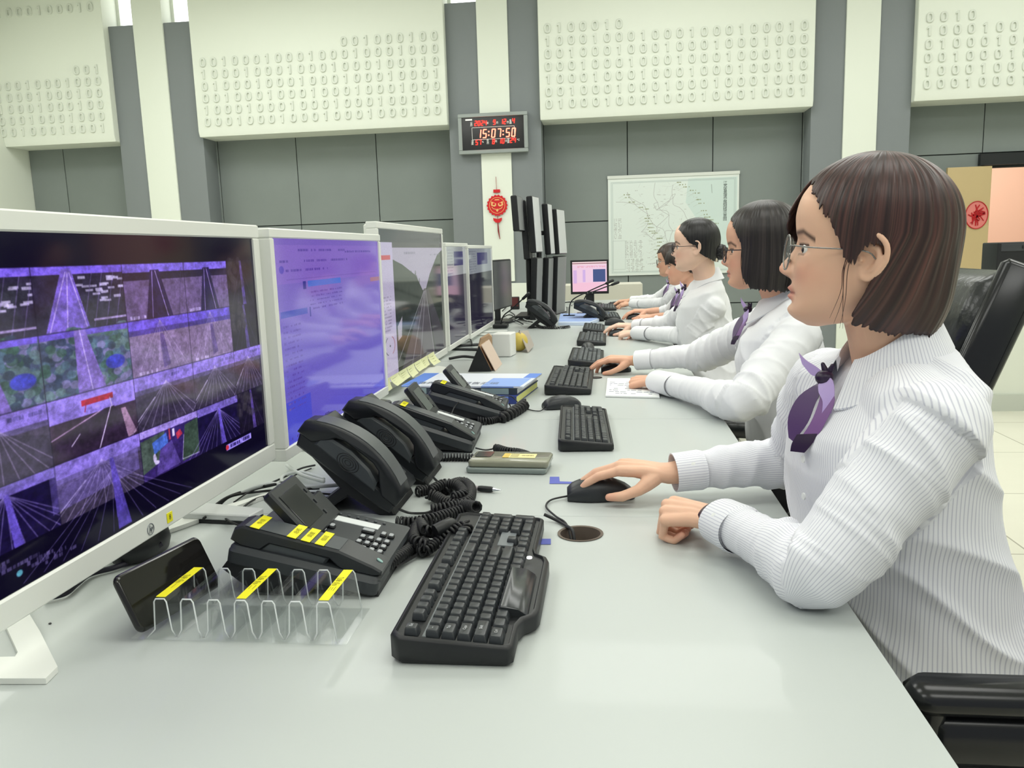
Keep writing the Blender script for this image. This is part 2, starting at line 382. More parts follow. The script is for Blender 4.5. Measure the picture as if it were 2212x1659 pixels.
mb = MB(); mb.add([(cos(a)*.115, 0, sin(a)*.145) for a in np.linspace(0, 2*pi, 40, endpoint=False)]+[(cos(a)*.115, -.002, sin(a)*.145) for a in np.linspace(0, 2*pi, 40, endpoint=False)], [list(range(40, 80))[::-1]]+[[i, (i+1) % 40, 40+(i+1) % 40, 40+i] for i in range(40)])
obj('sticker_disc', mb, mat('red_sticker', 'dd7f78', .5), sk)
mb = MB(); mb.tube([(cos(a)*.112, -.004, sin(a)*.142) for a in np.linspace(0, 2*pi, 40)], .005, 6)
for k in range(16):
    a = rg.uniform(0, 6.28); b2 = a+rg.uniform(.8, 2.4); q = rg.uniform(.2, .8)
    mb.tube(catmull([(cos(a)*.09*q, -.004, sin(a)*.12*q), (rg.uniform(-.04, .04), -.004, rg.uniform(-.06, .06)), (cos(b2)*.085, -.004, sin(b2)*.11)], 4), .006, 5)
obj('paper_cut_pattern', mb, mat('deep_red', 'b5121c', .5), sk)
# low cream half wall on the right with a skirting, black cabinet behind it
struct('wall_low_right', MB().box((2.45, 6.0, 0), (6.9, 6.12, .98)), mat('pale_green_white', 'dfe3d6', .6))
struct('baseboard_right', MB().box((2.45, 5.975, 0), (6.9, 5.999, .12)), mat('grey_skirting', 'c3c8bd', .45))
t = thing('black_speaker', 'black boxy speaker standing on the low wall by the doorway', 'speaker', (3.05, 6.06, .98))
sp_x0 = at(2145, 560, y=6.0).x; 
t.location = (sp_x0+.25, 6.06, .98); zt = at(2160, 524, y=5.95).z-.98
obj('cabinet', MB().rbox((0, 0, zt/2), (.5, .12*2, zt), .01, .006), BLK, t)
obj('top_grille', MB().rbox((0, -.122, zt-.035), (.46, .008, .05), .004, .002), GRYP, t)
obj('handle_slot', MB().rbox((-.05, -.128, zt-.033), (.1, .006, .02), .008, .001), BLK, t)
# beige chair back beyond the desk
t = thing('beige_chair', 'beige chair with a low wide back beyond the far end of the desk', 'chair', (-.08, 8.0, 0))
BEI = mat('beige_shell', 'cfcdbf', .5)
obj('backrest', MB().rbox((0, 0, .76), (.79, .05, .25), .001, .02, R=None), BEI, t)
obj('seat', MB().rbox((0, -.25, .44), (.72, .5, .06), .05, .02), BEI, t)
for sx in (-.3, .3):
    obj('leg', MB().box((sx-.02, -.03, 0), (sx+.02, .01, .66)), GRYP, t); obj('leg', MB().box((sx-.02, -.48, 0), (sx+.02, -.44, .42)), GRYP, t)
# ceiling light boxes, including one for the added far-left lamp
LM = mat('lamp_diffuser', 'ffffff', .4, emit='fffff6', estr=2.5)
cl0 = None
for x, y in LAMPS:
    if cl0 is None:
        cl0 = thing('ceiling_light', 'flat white rectangular ceiling light', 'ceiling light', (x, y, CEIL-.06), 0, 'ceiling lights')
        fb = MB()
        for a in ((-1.2, -.65, 1.2, -.6), (-1.2, .6, 1.2, .65), (-1.2, -.6, -1.15, .6), (1.15, -.6, 1.2, .6)): fb.box((a[0], a[1], -.03), (a[2], a[3], .06))
        obj('light_frame', fb, WHP, cl0); obj('diffuser', MB().box((-1.15, -.6, 0), (1.15, .6, .03)), LM, cl0)
    else: c = copy_tree(cl0); c.location = (x, y, CEIL-.06)
# ================================================================== wall clock display
ck = thing('led_clock', 'grey framed digital wall clock showing 15:07:50 in red', 'clock', (-1.24, YP-.02, 2.49))
ck.rotation_euler = (0, radians(0), 0)
KW, KH = .76, .425
fb = MB()
for a in ((-KW/2, -KH/2, KW/2, -KH/2+.04), (-KW/2, KH/2-.04, KW/2, KH/2), (-KW/2, -KH/2+.04, -KW/2+.04, KH/2-.04), (KW/2-.04, -KH/2+.04, KW/2, KH/2-.04)):
    fb.rbox(((a[0]+a[2])/2, -.035, (a[1]+a[3])/2), (a[2]-a[0], .07, a[3]-a[1]), .001, .004)
obj('clock_frame', fb, mat('silver_grey_frame', '9aa19e', .35, metal=.3), ck)
obj('clock_face', MB().box((-KW/2+.035, -.055, -KH/2+.035), (KW/2-.035, -.0, KH/2-.035)), mat('clock_glass', '2b2b2b', .12), ck)
SEG = {'0': 'abcdef', '1': 'bc', '2': 'abged', '3': 'abgcd', '4': 'fgbc', '5': 'afgcd', '7': 'abc', '8': 'abcdefg', '9': 'abcdfg', '6': 'afgedc'}
def seg7(mb, ch, x, z, w, h, t):
    sl = .12*h
    S = {'a': ((0, h), (w, h)), 'b': ((w, h), (w, h/2)), 'c': ((w, h/2), (w, 0)), 'd': ((0, 0), (w, 0)), 'e': ((0, 0), (0, h/2)), 'f': ((0, h/2), (0, h)), 'g': ((0, h/2), (w, h/2))}
    for s_ in SEG[ch]:
        (x0, z0), (x1, z1) = S[s_]; sk0 = sl*z0/h; sk1 = sl*z1/h
        mb.tube([(x+x0+sk0, -.058, z+z0), (x+x1+sk1, -.058, z+z1)], t/2, 6)
RED = mat('red_led', 'ff3030', .4, emit='ff2418', estr=4.5); REDW = mat('hot_led', 'ffb090', .4, emit='ff5a48', estr=5)
dg = MB()
def row(mb, s, x, z, w, h, t, pitch):
    for ch in s:
        if ch == ' ': x += pitch*.6; continue
        if ch == ':':
            mb.sph((x+w*.1, -.058, z+h*.28), t*.7, 5); mb.sph((x+w*.15, -.058, z+h*.72), t*.7, 5); x += pitch*.55; continue
        seg7(mb, ch, x, z, w, h, t); x += pitch
big = MB(); row(big, '15:07:50', -.175, -.045, .034, .085, .012, .062)
obj('time_digits', big, REDW, ck)
sm = MB(); row(sm, '2024', -.20, .085, .020, .048, .008, .036); row(sm, '9', .005, .088, .02, .048, .008, .036); row(sm, '12', .085, .09, .02, .048, .008, .036); row(sm, '4', .215, .093, .02, .048, .008, .036)
row(sm, '57', -.195, -.115, .02, .048, .008, .036); row(sm, '8', -.01, -.115, .02, .048, .008, .036); row(sm, '10', .06, -.113, .02, .048, .008, .036); row(sm, '24', .185, -.11, .02, .048, .008, .036)
obj('date_digits', sm, RED, ck)
lb = MB()
def put(mb, txt, size, f):
    vs, fs = text_mesh(txt, size); mb.add([f(v) for v in vs], fs)
for txt, x, z in (('公', -.235, .115), ('历', -.235, .09), ('年', -.055, .105), ('月', .05, .105), ('日', .165, .105), ('星', .195, .12), ('期', .195, .095),
                  ('湿', -.23, -.08), ('度', -.23, -.105), ('%', -.115, -.09), ('农', -.06, -.078), ('历', -.06, -.104), ('月', .03, -.09), ('日', .14, -.09), ('温', .165, -.078), ('度', .165, -.104), ('℃', .275, -.085)):
    put(lb, txt, .027, lambda v, x=x, z=z: (v.x+x, -.0575, v.y+z))
for (x0, z0), (x1, z1) in (((-.23, .065), (.235, .065)), ((-.23, -.062), (.235, -.062)), ((-.23, .065), (-.23, -.062)), ((.235, .065), (.235, -.062))): lb.tube([(x0, -.056, z0), (x1, -.056, z1)], .0018, 5)
lb.box((-.3, -.0565, .142), (-.225, -.0555, .158))
obj('clock_labels', lb, mat('clock_label_white', 'e8e8e0', .5, emit='d8d8d0', estr=.5), ck)
# ================================================================== red paper charm on the white pilaster
ch = thing('hanging_charm', 'red round festival charm with a gold lion face and tassel below the clock', 'ornament', (-1.226, YP-.03, 1.72))
CR = mat('charm_red', 'd01c26', .5); CG = mat('charm_gold', 'f0b878', .5)
mb = MB(); pts = [(cos(a)*(.112+.006*cos(18*a)), sin(a)*(.112+.006*cos(18*a))) for a in np.linspace(0, 2*pi, 108, endpoint=False)]
mb.prism(pts, 0, -.008, 'y'); obj('medallion', mb, CR, ch)
mb = MB(); mb.tube([(cos(a)*.086, -.009, sin(a)*.086) for a in np.linspace(0, 2*pi, 40)], .003, 5)
for s in (-1, 1):
    mb.prism([(s*.01, .02), (s*.065, .045), (s*.068, .0), (s*.03, -.014), (s*.012, -.004)], -.008, -.012, 'y')
    mb.tube([(s*.01, -.011, -.045), (s*.045, -.011, -.035), (s*.06, -.011, -.015)], .004, 5)
mb.prism([(-.03, .055), (.03, .055), (.02, .066), (-.02, .066)], -.008, -.011, 'y'); mb.prism([(-.015, -.055), (0, -.035), (.015, -.055), (0, -.072)], -.008, -.012, 'y')
obj('lion_face', mb, CG, ch)
mb = MB()
for s in (-1, 1): mb.sph((s*.036, -.012, .016), (.014, .003, .012), 8)
obj('lion_eyes', mb, CR, ch)
mb = MB(); mb.rbox((0, -.004, .155), (.075, .008, .035), .001, .003); mb.prism([(-.05, -.135), (0, -.148), (.05, -.135), (.045, -.165), (.02, -.188), (-.02, -.188), (-.045, -.165)], 0, -.008, 'y'); obj('charm_beads', mb, CR, ch)
obj('cord', MB().tube([(0, -.003, .14), (-.005, -.003, .31)], .0025, 5), mat('charm_cord', 'a8504a', .7), ch)
mb = MB(); mb.tube([(0, -.004, -.18), (.005, -.004, -.28), (.018, -.004, -.37)], [.005, .009, .003], 6); mb.tube([(0, -.003, -.185), (.0, -.003, -.112)], .003, 5); obj('tassel', mb, mat('tassel_red', '8e2a2c', .7), ch)
# ================================================================== wall map
mp = thing('wall_map', 'large pale road network map pinned on the grey wall', 'map', (.715, YW-.015, 1.45))
mw, mh = 1.44, 1.10
obj('map_sheet', MB().rbox((0, 0, 0), (mw, .008, mh), .001, .001), mat('map_paper', 'e3eae4', .6), mp)
obj('top_rail', MB().box((-mw/2-.005, -.012, mh/2-.022), (mw/2+.005, -.004, mh/2+.012)), mat('map_rail', 'd9ddd6', .5), mp)
P = Pic(560, 430, (222, 230, 224)); rg = np.random.default_rng(11)
P.rect(.0, .0, 1, 1, (221, 230, 225)); P.poly([(.62, 0), (1, 0), (1, 1), (.8, .75), (.72, .5), (.6, .25)], (206, 222, 217))
for q in (.012, .022): P.line([(q, q), (1-q, q), (1-q, 1-q), (q, 1-q), (q, q)], 1.6, (168, 182, 178))
road = (168, 168, 166)
nodes = [(.14, .12), (.24, .24), (.36, .03), (.38, .24), (.49, .17), (.5, .06), (.37, .32), (.5, .2), (.6, .4), (.62, .55), (.47, .38), (.3, .36), (.37, .5), (.5, .55), (.47, .68), (.58, .72), (.42, .78), (.62, .85), (.33, .62), (.2, .25), (.25, .55), (.52, .9), (.66, .66), (.05, .22), (.55, .3), (.44, .6), (.4, .92), (.3, .9)]
links = [(0, 1), (1, 11), (2, 3), (3, 6), (4, 6), (5, 7), (6, 7), (7, 24), (24, 8), (8, 9), (6, 10), (10, 12), (12, 11), (10, 13), (12, 18), (13, 14), (14, 15), (14, 16), (16, 26), (15, 17), (9, 22), (13, 9), (11, 20), (20, 18), (18, 25), (25, 14), (25, 13), (19, 1), (23, 19), (19, 11), (16, 21), (17, 21), (26, 27), (3, 10), (4, 7), (12, 25), (0, 19), (22, 15)]
for a, b2 in links:
    (x0, y0), (x1, y1) = nodes[a], nodes[b2]; mx, my = (x0+x1)/2+rg.uniform(-.03, .03), (y0+y1)/2+rg.uniform(-.03, .03)
    P.line([(p.x, p.y) for p in catmull([(x0, y0, 0), (mx, my, 0), (x1, y1, 0)], 5)], 1.8, road, .8)
for k in range(70):
    x, y = rg.uniform(.22, .66), rg.uniform(.05, .95); P.line([(x, y), (x+rg.uniform(-.08, .08), y+rg.uniform(-.08, .08))], .9, (190, 192, 190), .7)
for k in range(90): x, y = rg.uniform(.2, .68), rg.uniform(.05, .95); P.dashes(x, x+.02, y, .007, (176, 178, 172), rg)
lbl = [(.11, .14), (.12, .17), (.15, .22), (.23, .28), (.26, .30), (.27, .37), (.275, .40), (.28, .43), (.29, .46), (.3, .5), (.31, .54), (.33, .56), (.37, .62), (.37, .66), (.36, .70), (.35, .74), (.37, .78), (.36, .82), (.38, .86), (.53, .03), (.55, .055), (.58, .08), (.63, .12), (.66, .15), (.68, .22), (.7, .26), (.72, .34), (.73, .38), (.745, .41), (.77, .44), (.82, .48)]
for x, y in lbl: P.dashes(x, x+.05, y, .012, (138, 146, 110), rg); P.line([(x, y+.01), (x-.04, y+.04)], .8, (160, 165, 150), .6)
for x0, y0, x1, y1 in ((.03, .4, .12, .62), (.12, .64, .27, .82), (.13, .84, .27, .97)):
    for y in np.arange(y0, y1, .016):
        for x in np.arange(x0, x1-.02, .035): P.dashes(x, x+.026, y, .008, (170, 172, 168), rg)
P.line([(.02, .64), (.02, .95), (.12, .95), (.12, .64), (.02, .64)], 1.2, (176, 186, 182))
P.line([(.8, .07), (.805, .16)], 1.6, (120, 132, 128))
colour_grid('map_print', (-mw/2+.02, -.0052, -mh/2+.02), (mw-.04, 0, 0), (0, 0, mh-.07), P.a, mat('map_print', attr='base', rough=.6), mp)
ti = MB()
for k, c in enumerate('江苏省高速公路网络示意图'): put(ti, c, .045, lambda v, k=k: (v.x+.57, -.0062, v.y+mh/2-.115-k*.0355*1.0))
obj('map_title', ti, mat('map_ink', '39403e', .7), mp)
# ================================================================== the long desk
ZD = .75
DESKM = mat('desk_laminate', 'bcc2bf', .38, spec=.4, noise=(1.2, .03), coat=.1)
dk = thing('long_desk', 'long pale grey operator desk running the length of the room', 'desk', (0, 0, 0))
seams = [-.6, 1.372, 2.2, 3.45, 4.7, 5.95, 7.5]
HX, HY, HR = -.052, 1.283, .034
def top_with_hole(x0, y0, x1, y1):
    mb = MB(); n = 32; O = []; I = []
    for k in range(n):
        a = 2*pi*(k+.5)/n; c, s = cos(a), sin(a); I.append((HX+c*HR, HY+s*HR))
        tx = ((x1-HX)/c if c > 0 else (x0-HX)/c) if abs(c) > 1e-6 else 9; ty = ((y1-HY)/s if s > 0 else (y0-HY)/s) if abs(s) > 1e-6 else 9
        t = min(tx, ty); O.append((HX+c*t, HY+s*t))
    # insert true corners by snapping the nearest ray
    for cx, cy in ((x0, y0), (x1, y0), (x1, y1), (x0, y1)):
        k = min(range(n), key=lambda i: (O[i][0]-cx)**2+(O[i][1]-cy)**2); O[k] = (cx, cy)
    z0, z1 = ZD-.03, ZD
    return mb.loft([[(p[0], p[1], z0) for p in I], [(p[0], p[1], z0) for p in O], [(p[0], p[1], z1) for p in O], [(p[0], p[1], z1) for p in I], [(p[0], p[1], z0) for p in I]], caps=(0, 0))
for i in range(len(seams)-1):
    y0, y1 = seams[i]+.0008, seams[i+1]-.0008
    if y0 < HY < y1: obj('desk_top', top_with_hole(-1.5, y0, .30, y1), DESKM, dk, smooth=0)
    else: obj('desk_top', MB().rbox((-.6, (y0+y1)/2, ZD-.015), (1.8, y1-y0, .03), .001, .0015), DESKM, dk)
LEGM = mat('desk_panel_grey', 'b9bdbb', .5)
obj('modesty_panel', MB().box((-.62, -.5, .03), (-.58, 7.4, ZD-.032)), LEGM, dk)
for y in (-.45, 1.372, 3.45, 5.95, 7.35): obj('side_panel', MB().box((-1.4, y-.015, 0), (-.02, y+.015, ZD-.031)), LEGM, dk)
ZD = .7506
# cable hole
mb = MB(); mb.lathe([(HR-.002, ZD-.05), (HR-.001, ZD+.0006), (HR+.0035, ZD+.0012), (HR+.0035, ZD+.0002)], 32, (HX, HY, 0), caps=(0, 0)); mb.lathe([(HR-.002, ZD-.05), (.001, ZD-.049)], 32, (HX, HY, 0), caps=(0, 1))
obj('cable_hole_lining', mb, mat('hole_brown', '6a5f55', .8), dk)
tag(obj('cable_port', MB().lathe([(.022, ZD+.0003), (.022, ZD+.0015), (.001, ZD+.0016)], 20, (-.052, 2.93, 0), caps=(1, 0)), BLK, None), 'small dark round cable cap flush in the desk beside the open notebook', 'cable cap')
# ================================================================== monitors
def fit(X, br, tr, tl):
    a = at(*br, x=X); b = at(*tr, x=X); c = at(*tl, x=X); return (c.y, (a.y+b.y)/2, a.z, (b.z+c.z)/2)
def monitor(name, label, X, y0, y1, z0, z1, bez, img, screen_mat, frame, base='v', th=.035, bezb=None, base_y=None, group=None, basemat=None, stripes=None):
    """screen faces +x; y0..y1 wide, z0..z1 tall"""
    yc = (y0+y1)/2; t = thing(name, label, 'monitor', (X, yc, ZD), radians(90), group)
    # local x = world +y, local y = world -x, screen on local -y side
    w, h = y1-y0, z1-z0; zb = z0-ZD; bb = bezb or bez*1.35
    f = MB()
    for a in ((-w/2, zb, w/2, zb+bb), (-w/2, zb+h-bez, w/2, zb+h), (-w/2, zb+bb, -w/2+bez, zb+h-bez), (w/2-bez, zb+bb, w/2, zb+h-bez)):
        f.rbox(((a[0]+a[2])/2, th/2, (a[1]+a[3])/2), (a[2]-a[0], th, a[3]-a[1]), .0005, .0025)
    obj('bezel', f, frame, t)
    obj('rear_shell', MB().rbox((0, th/2+.012, zb+h/2), (w-.012, th-.004, h-.012), .004, .006), frame, t)
    s = colour_grid('screen', (-w/2+bez, .004, zb+bb), (w-2*bez, 0, 0), (0, 0, h-bez-bb), img, screen_mat, t)
    bm_ = basemat or frame
    if base == 'v':
        n = MB(); n.rbox((0, th+.035, (zb+h*.5)/2), (.07, .02, zb+h*.5), .004, .004); obj('stand_neck', n, bm_, t)
        b = MB(); b.prism([(-.14, -.115), (-.10, -.125), (.0, .12), (.1, -.125), (.14, -.115), (.05, .17), (-.05, .17)], .0, .008, 'z', bev=.002); obj('stand_foot', b, bm_, t)
    elif base == 'round':
        n = MB(); n.rbox((0, th+.035, (zb+h*.5)/2), (.06, .02, zb+h*.5), .004, .004); obj('stand_neck', n, bm_, t)
        obj('stand_foot', MB().lathe([(.02, 0), (.14, 0), (.142, .004), (.135, .010), (.02, .014)], 36, (0, .03, 0), sx=1.1), bm_, t)
    elif base == 'rect':
        n = MB(); n.rbox((0, th+.02, (zb+h*.4)/2), (.05, .03, zb+h*.4), .004, .004); obj('stand_neck', n, bm_, t)
        obj('stand_foot', MB().rbox((0, th, .008), (.22, .16, .016), .04, .004), bm_, t)
    return t
EM = mat('screen_light', '050505', .09, spec=.5, attr='emit', estr=1.0)
EMD = mat('screen_light_dim', '050505', .07, spec=.5, attr='emit', estr=.9)
rg = np.random.default_rng(21)
# --- picture on the first monitor: wall of bridge cameras
def cctv():
    P = Pic(820, 540, (10, 6, 34)); W_, H_ = P.w, P.h
    P.rect(0, 0, 1, .095, (12, 8, 34)); P.rect(0, .95, 1, 1, (10, 6, 30))
    cols = [0, .2, .4, .565, .765, 1.0]; cols = [.0, .215, .45, .665, .855, 1.0]; rows = [.1, .3, .5, .695, .88]
    def cell(x0, x1, y0, y1, kind, tint):
        X = lambda u: x0+u*(x1-x0); Y = lambda v: y0+v*(y1-y0)
        if kind == 'river':
            P.rect(x0, y0, x1, y1, (104, 88, 132)); P.rect(x0, y0, x1, Y(.16), (122, 104, 220)); P.rect(x0, Y(.16), x1, Y(.3), (34, 28, 60))
            P.poly([(X(.42), Y(.12)), (X(.56), Y(.12)), (X(.74), y1), (X(.3), y1)], (36, 26, 74)); P.line([(X(.45), Y(.14)), (X(.4), y1)], 1.5, (190, 170, 240)); P.line([(X(.5), Y(.14)), (X(.66), y1)], 1.5, (210, 190, 250))
            P.line([(X(.95), Y(.1)), (X(.85), y1)], 1.2, (60, 48, 92)); P.dashes(X(.05), X(.3), Y(.92), .012, (200, 190, 235), rg)
        elif kind == 'sand':
            P.rect(x0, y0, x1, y1, (132, 116, 150)); P.rect(x0, y0, x1, Y(.2), (104, 84, 214)); P.rect(x0, Y(.18), x1, Y(.27), (72, 58, 150))
            for k in range(6): P.line([(X(.5), Y(.05)), (X(.08+.17*k), y1)], 1.2, (200, 190, 220), .55)
            P.poly([(X(.48), Y(.3)), (X(.54), Y(.3)), (X(.62), Y(.9)), (X(.5), Y(.95))], (80, 60, 130), .7)
            P.dashes(X(.1), X(.4), Y(.93), .012, (210, 200, 235), rg)
        elif kind == 'road':
            P.rect(x0, y0, x1, y1, (70, 64, 82)); P.rect(x0, y0, x1, Y(.3), (140, 122, 214)); P.rect(x0, Y(.26), x1, Y(.34), (92, 84, 126))
            P.poly([(x0, Y(.45)), (X(.45), Y(.3)), (X(.55), Y(.3)), (x1, Y(.5)), (x1, y1), (x0, y1)], (58, 52, 72))
            for k in range(9): P.line([(X(.5), Y(.2)), (X(-.1+.15*k), y1)], 1.3, (206, 198, 226), .5)
            P.line([(X(.3), Y(.45)), (x0, Y(.8))], 2, (226, 222, 240), .7); P.dashes(X(.6), X(.95), Y(.08), .012, (90, 80, 150), rg)
        elif kind == 'trees':
            P.rect(x0, y0, x1, y1, (64, 84, 110))
            for k in range(170):
                c = [(70, 112, 120), (48, 92, 70), (92, 130, 120), (40, 60, 80), (120, 120, 160)][rg.integers(5)]
                P.ell(rg.uniform(x0, x1), rg.uniform(y0, y1), .013, .014, c, .8)
            P.rect(x0, y0, x1, Y(.1), (104, 84, 200)); P.ell(X(.8), Y(.62), .03, .025, (52, 60, 190), .9)
            P.poly([(X(.36), y0), (X(.48), y0), (X(.66), y1), (X(.34), y1)], (128, 108, 190)); P.line([(X(.42), y0), (X(.5), y1)], 1.5, (210, 200, 240))
        elif kind == 'bridge':
            P.rect(x0, y0, x1, y1, (44, 40, 62)); P.rect(x0, y0, x1, Y(.13), (120, 96, 226))
            for k in range(46): P.rect(X(rg.uniform(.35, .9)), Y(rg.uniform(.2, .9)), X(.5+rg.uniform(.0, .5)), Y(rg.uniform(.2, .9)), (60, 70, 66), .12)
            for k in range(26): xx, yy = X(rg.uniform(.4, .95)), Y(rg.uniform(.15, .6)); P.rect(xx, yy, xx+.02, yy+.008, (190, 190, 210), .8)
            P.poly([(X(.3), Y(.05)), (X(.4), Y(.05)), (X(.55), y1), (X(.08), y1)], (120, 98, 200))
            for u, v in ((.34, .12), (.36, .3), (.38, .52)): P.line([(X(u), Y(.1)), (X(v), y1)], 1.6, (206, 190, 246))
            for u in (.6, .72, .86, .98): P.line([(X(u+.03), Y(.1)), (X(u-.12), y1)], 1, (150, 130, 200), .7)
            P.rect(X(.6), Y(.86), x1, Y(.9), (190, 176, 220), .8)
        elif kind == 'dark':
            P.rect(x0, y0, x1, y1, (24, 18, 40)); P.poly([(X(.45), y0), (X(.52), y0), (X(.62), y1), (X(.5), y1)], (76, 60, 130))
            for k in range(20): P.ell(X(rg.uniform(0, .5)), Y(rg.uniform(.0, .6)), .012, .02, (58, 56, 60), .5)
            for k in range(5): P.line([(X(.5), Y(.1)), (X(.1+.2*k), y1)], 1, (150, 138, 180), .35)
        elif kind == 'fan':
            P.rect(x0, y0, x1, y1, (22, 14, 58)); P.rect(x0, y0, x1, Y(.18), (118, 104, 190))
            for k in range(13): P.line([(X(.5), Y(.15)), (X(-.25+.125*k), y1)], 1.3, (172, 160, 235), .6)
            P.poly([(X(.48), Y(.15)), (X(.53), Y(.15)), (X(.62), y1), (X(.52), y1)], (110, 92, 214), .8)
        elif kind == 'toll':
            P.rect(x0, y0, x1, y1, (52, 36, 100)); P.rect(x0, y0, x1, Y(.15), (166, 150, 226))
            P.poly([(x0, Y(.2)), (X(.4), Y(.15)), (X(.25), Y(.75)), (x0, Y(.85))], (70, 92, 74)); P.poly([(X(.75), Y(.2)), (x1, Y(.15)), (X(.98), Y(.9)), (X(.66), Y(.95))], (58, 84, 62))
            P.poly([(X(.18), Y(.3)), (X(.42), Y(.2)), (X(.44), Y(.42)), (X(.2), Y(.55))], (70, 116, 206)); P.poly([(X(.3), Y(.5)), (X(.5), Y(.4)), (X(.62), Y(.95)), (X(.2), Y(.98))], (88, 70, 150)); P.rect(X(.46), Y(.15), X(.49), Y(.38), (196, 66, 90)); P.rect(X(.52), Y(.18), X(.56), Y(.34), (206, 206, 226)); P.poly([(X(.58), Y(.3)), (X(.66), Y(.24)), (X(.7), Y(.36)), (X(.6), Y(.44))], (190, 48, 70)); P.ell(X(.2), Y(.62), .006, .018, (220, 220, 240)); P.ell(X(.23), Y(.72), .009, .008, (214, 214, 236))
            P.line([(X(.72), Y(.4)), (X(.66), Y(.9)), (X(.98), Y(.92))], 1.4, (210, 210, 240))
        elif kind == 'gate':
            P.rect(x0, y0, x1, y1, (58, 40, 62)); P.rect(x0, y0, x1, Y(.38), (148, 130, 226)); P.rect(X(.35), Y(.12), X(.72), Y(.22), (172, 24, 48)); P.line([(X(.4), Y(.2)), (X(.38), Y(.32))], 2, (150, 30, 60)); P.line([(X(.68), Y(.2)), (X(.7), Y(.4))], 2, (210, 200, 230))
            P.poly([(x0, Y(.7)), (X(.6), Y(.36)), (X(.72), Y(.36)), (x1, y1), (x0, y1)], (48, 34, 56)); P.line([(X(.68), Y(.36)), (X(.5), y1)], 2, (226, 216, 240)); P.line([(x0, Y(.62)), (X(.55), Y(.38))], 2, (190, 160, 190)); P.line([(X(.2), Y(.8)), (X(.3), Y(.65))], 1.6, (220, 210, 230)); P.poly([(X(.8), Y(.45)), (X(.86), Y(.45)), (X(.98), Y(.95)), (X(.86), y1)], (150, 120, 140))
        P.line([(x0, y0), (x1, y0)], 1.2, (20, 14, 40)); P.line([(x0, y0), (x0, y1)], 1.2, (20, 14, 40))
    K = [['bridge', 'bridge', 'river', 'river', 'dark'], ['trees', 'trees', 'sand', 'sand', 'dark'], ['road', 'gate', 'road', 'road', 'road'], ['fan', 'road', 'toll', 'fan', 'dark']]
    for j in range(4):
        for i in range(5):
            cell(cols[i], cols[i+1], rows[j], rows[j+1]+(.0), K[j][i], None)
    # big lower-left tile fading out to the black task bar
    P.rect(.0, .88, 1, 1, (8, 4, 30)); P.poly([(.2, .7), (.44, .7), (.44, .82), (.2, .84)], (136, 122, 214), .4)
    for k in range(12): P.line([(.36, .78), (.12+.045*k, .99)], 1.3, (146, 134, 196), .55)
    P.poly([(.355, .74), (.365, .74), (.40, .99), (.36, .99)], (92, 76, 190), .8)
    P.rect(.78, .895, .91, .92, (150, 140, 230)); P.ell(.785, .907, .008, .012, (210, 50, 60)); P.dashes(.80, .9, .9, .014, (40, 30, 90), rg)
    for k in range(6): P.dashes(.02+.03*k, .1+.03*k, .9+.012*k, .012, (120, 112, 160), rg, .6)
    P.ell(.115, .955, .007, .010, (90, 190, 190))
    q = np.stack([P.X.ravel()*60, P.Y.ravel()*40, np.zeros(P.X.size)], -1); k = (vnoise(q, 5)*.16+vnoise(q*2.7, 9)*.14+vnoise(q*np.array([6, 9, 1]), 3)*.10).reshape(P.X.shape)[..., None]
    P.a = P.a*(1+k*(P.a.mean(-1, keepdims=True) > .1)); g_ = P.a.mean(-1, keepdims=True); P.a = g_+(P.a-g_)*.88
    for ax in (0, 1): P.a = (P.a*2+np.roll(P.a, 1, ax)+np.roll(P.a, -1, ax))/4
    P.noise(.025, rg); return P.a*np.array([1.0, .94, 1.08])
def desktop_page():
    P = Pic(330, 420, (126, 110, 204)); yy = P.Y
    P.put(np.clip(1-yy*2.2, 0, 1), (120, 84, 190), .7); P.put(np.clip(yy*1.6-.7, 0, 1), (88, 80, 206), .8); P.rect(0, .03, 1, .22, (142, 106, 206), .6)
    P.rect(.0, .79, .2, 1, (78, 82, 214), .85)
    for y, a, b in ((.05, .18, .6), (.06, .6, .9), (.105, .02, .1), (.105, .22, .62), (.15, .08, .42)): P.dashes(a, b, y, .012, (92, 64, 168), rg)
    P.line([(.08, .2), (.95, .2)], 1, (110, 80, 180)); P.ell(.05, .15, .018, .02, (90, 66, 190)); P.rect(.24, .215, .54, .245, (66, 110, 214)); P.rect(.2, .215, .225, .255, (48, 46, 150))
    P.rect(.88, .235, 1, .262, (172, 120, 130), .8)
    for k in range(5): P.dashes(.25, .55, .27+.022*k, .008, (88, 62, 170), rg)
    P.rect(.02, .35, .22, .38, (74, 84, 190)); P.rect(.24-.0, .35, .25, .40, (54, 52, 160))
    for k in range(16): P.rect(.03, .42+.027*k, .045, .43+.027*k, (110, 96, 190)); P.dashes(.05, .16, .42+.027*k, .009, (98, 76, 178), rg)
    P.dashes(.02, .7, .97, .012, (72, 50, 140), rg)
    for k in range(8): P.dashes(.1+.03*k, .14+.03*k, .985-.006*k, .008, (60, 44, 130), rg)
    P.noise(.02, rg); return P.a
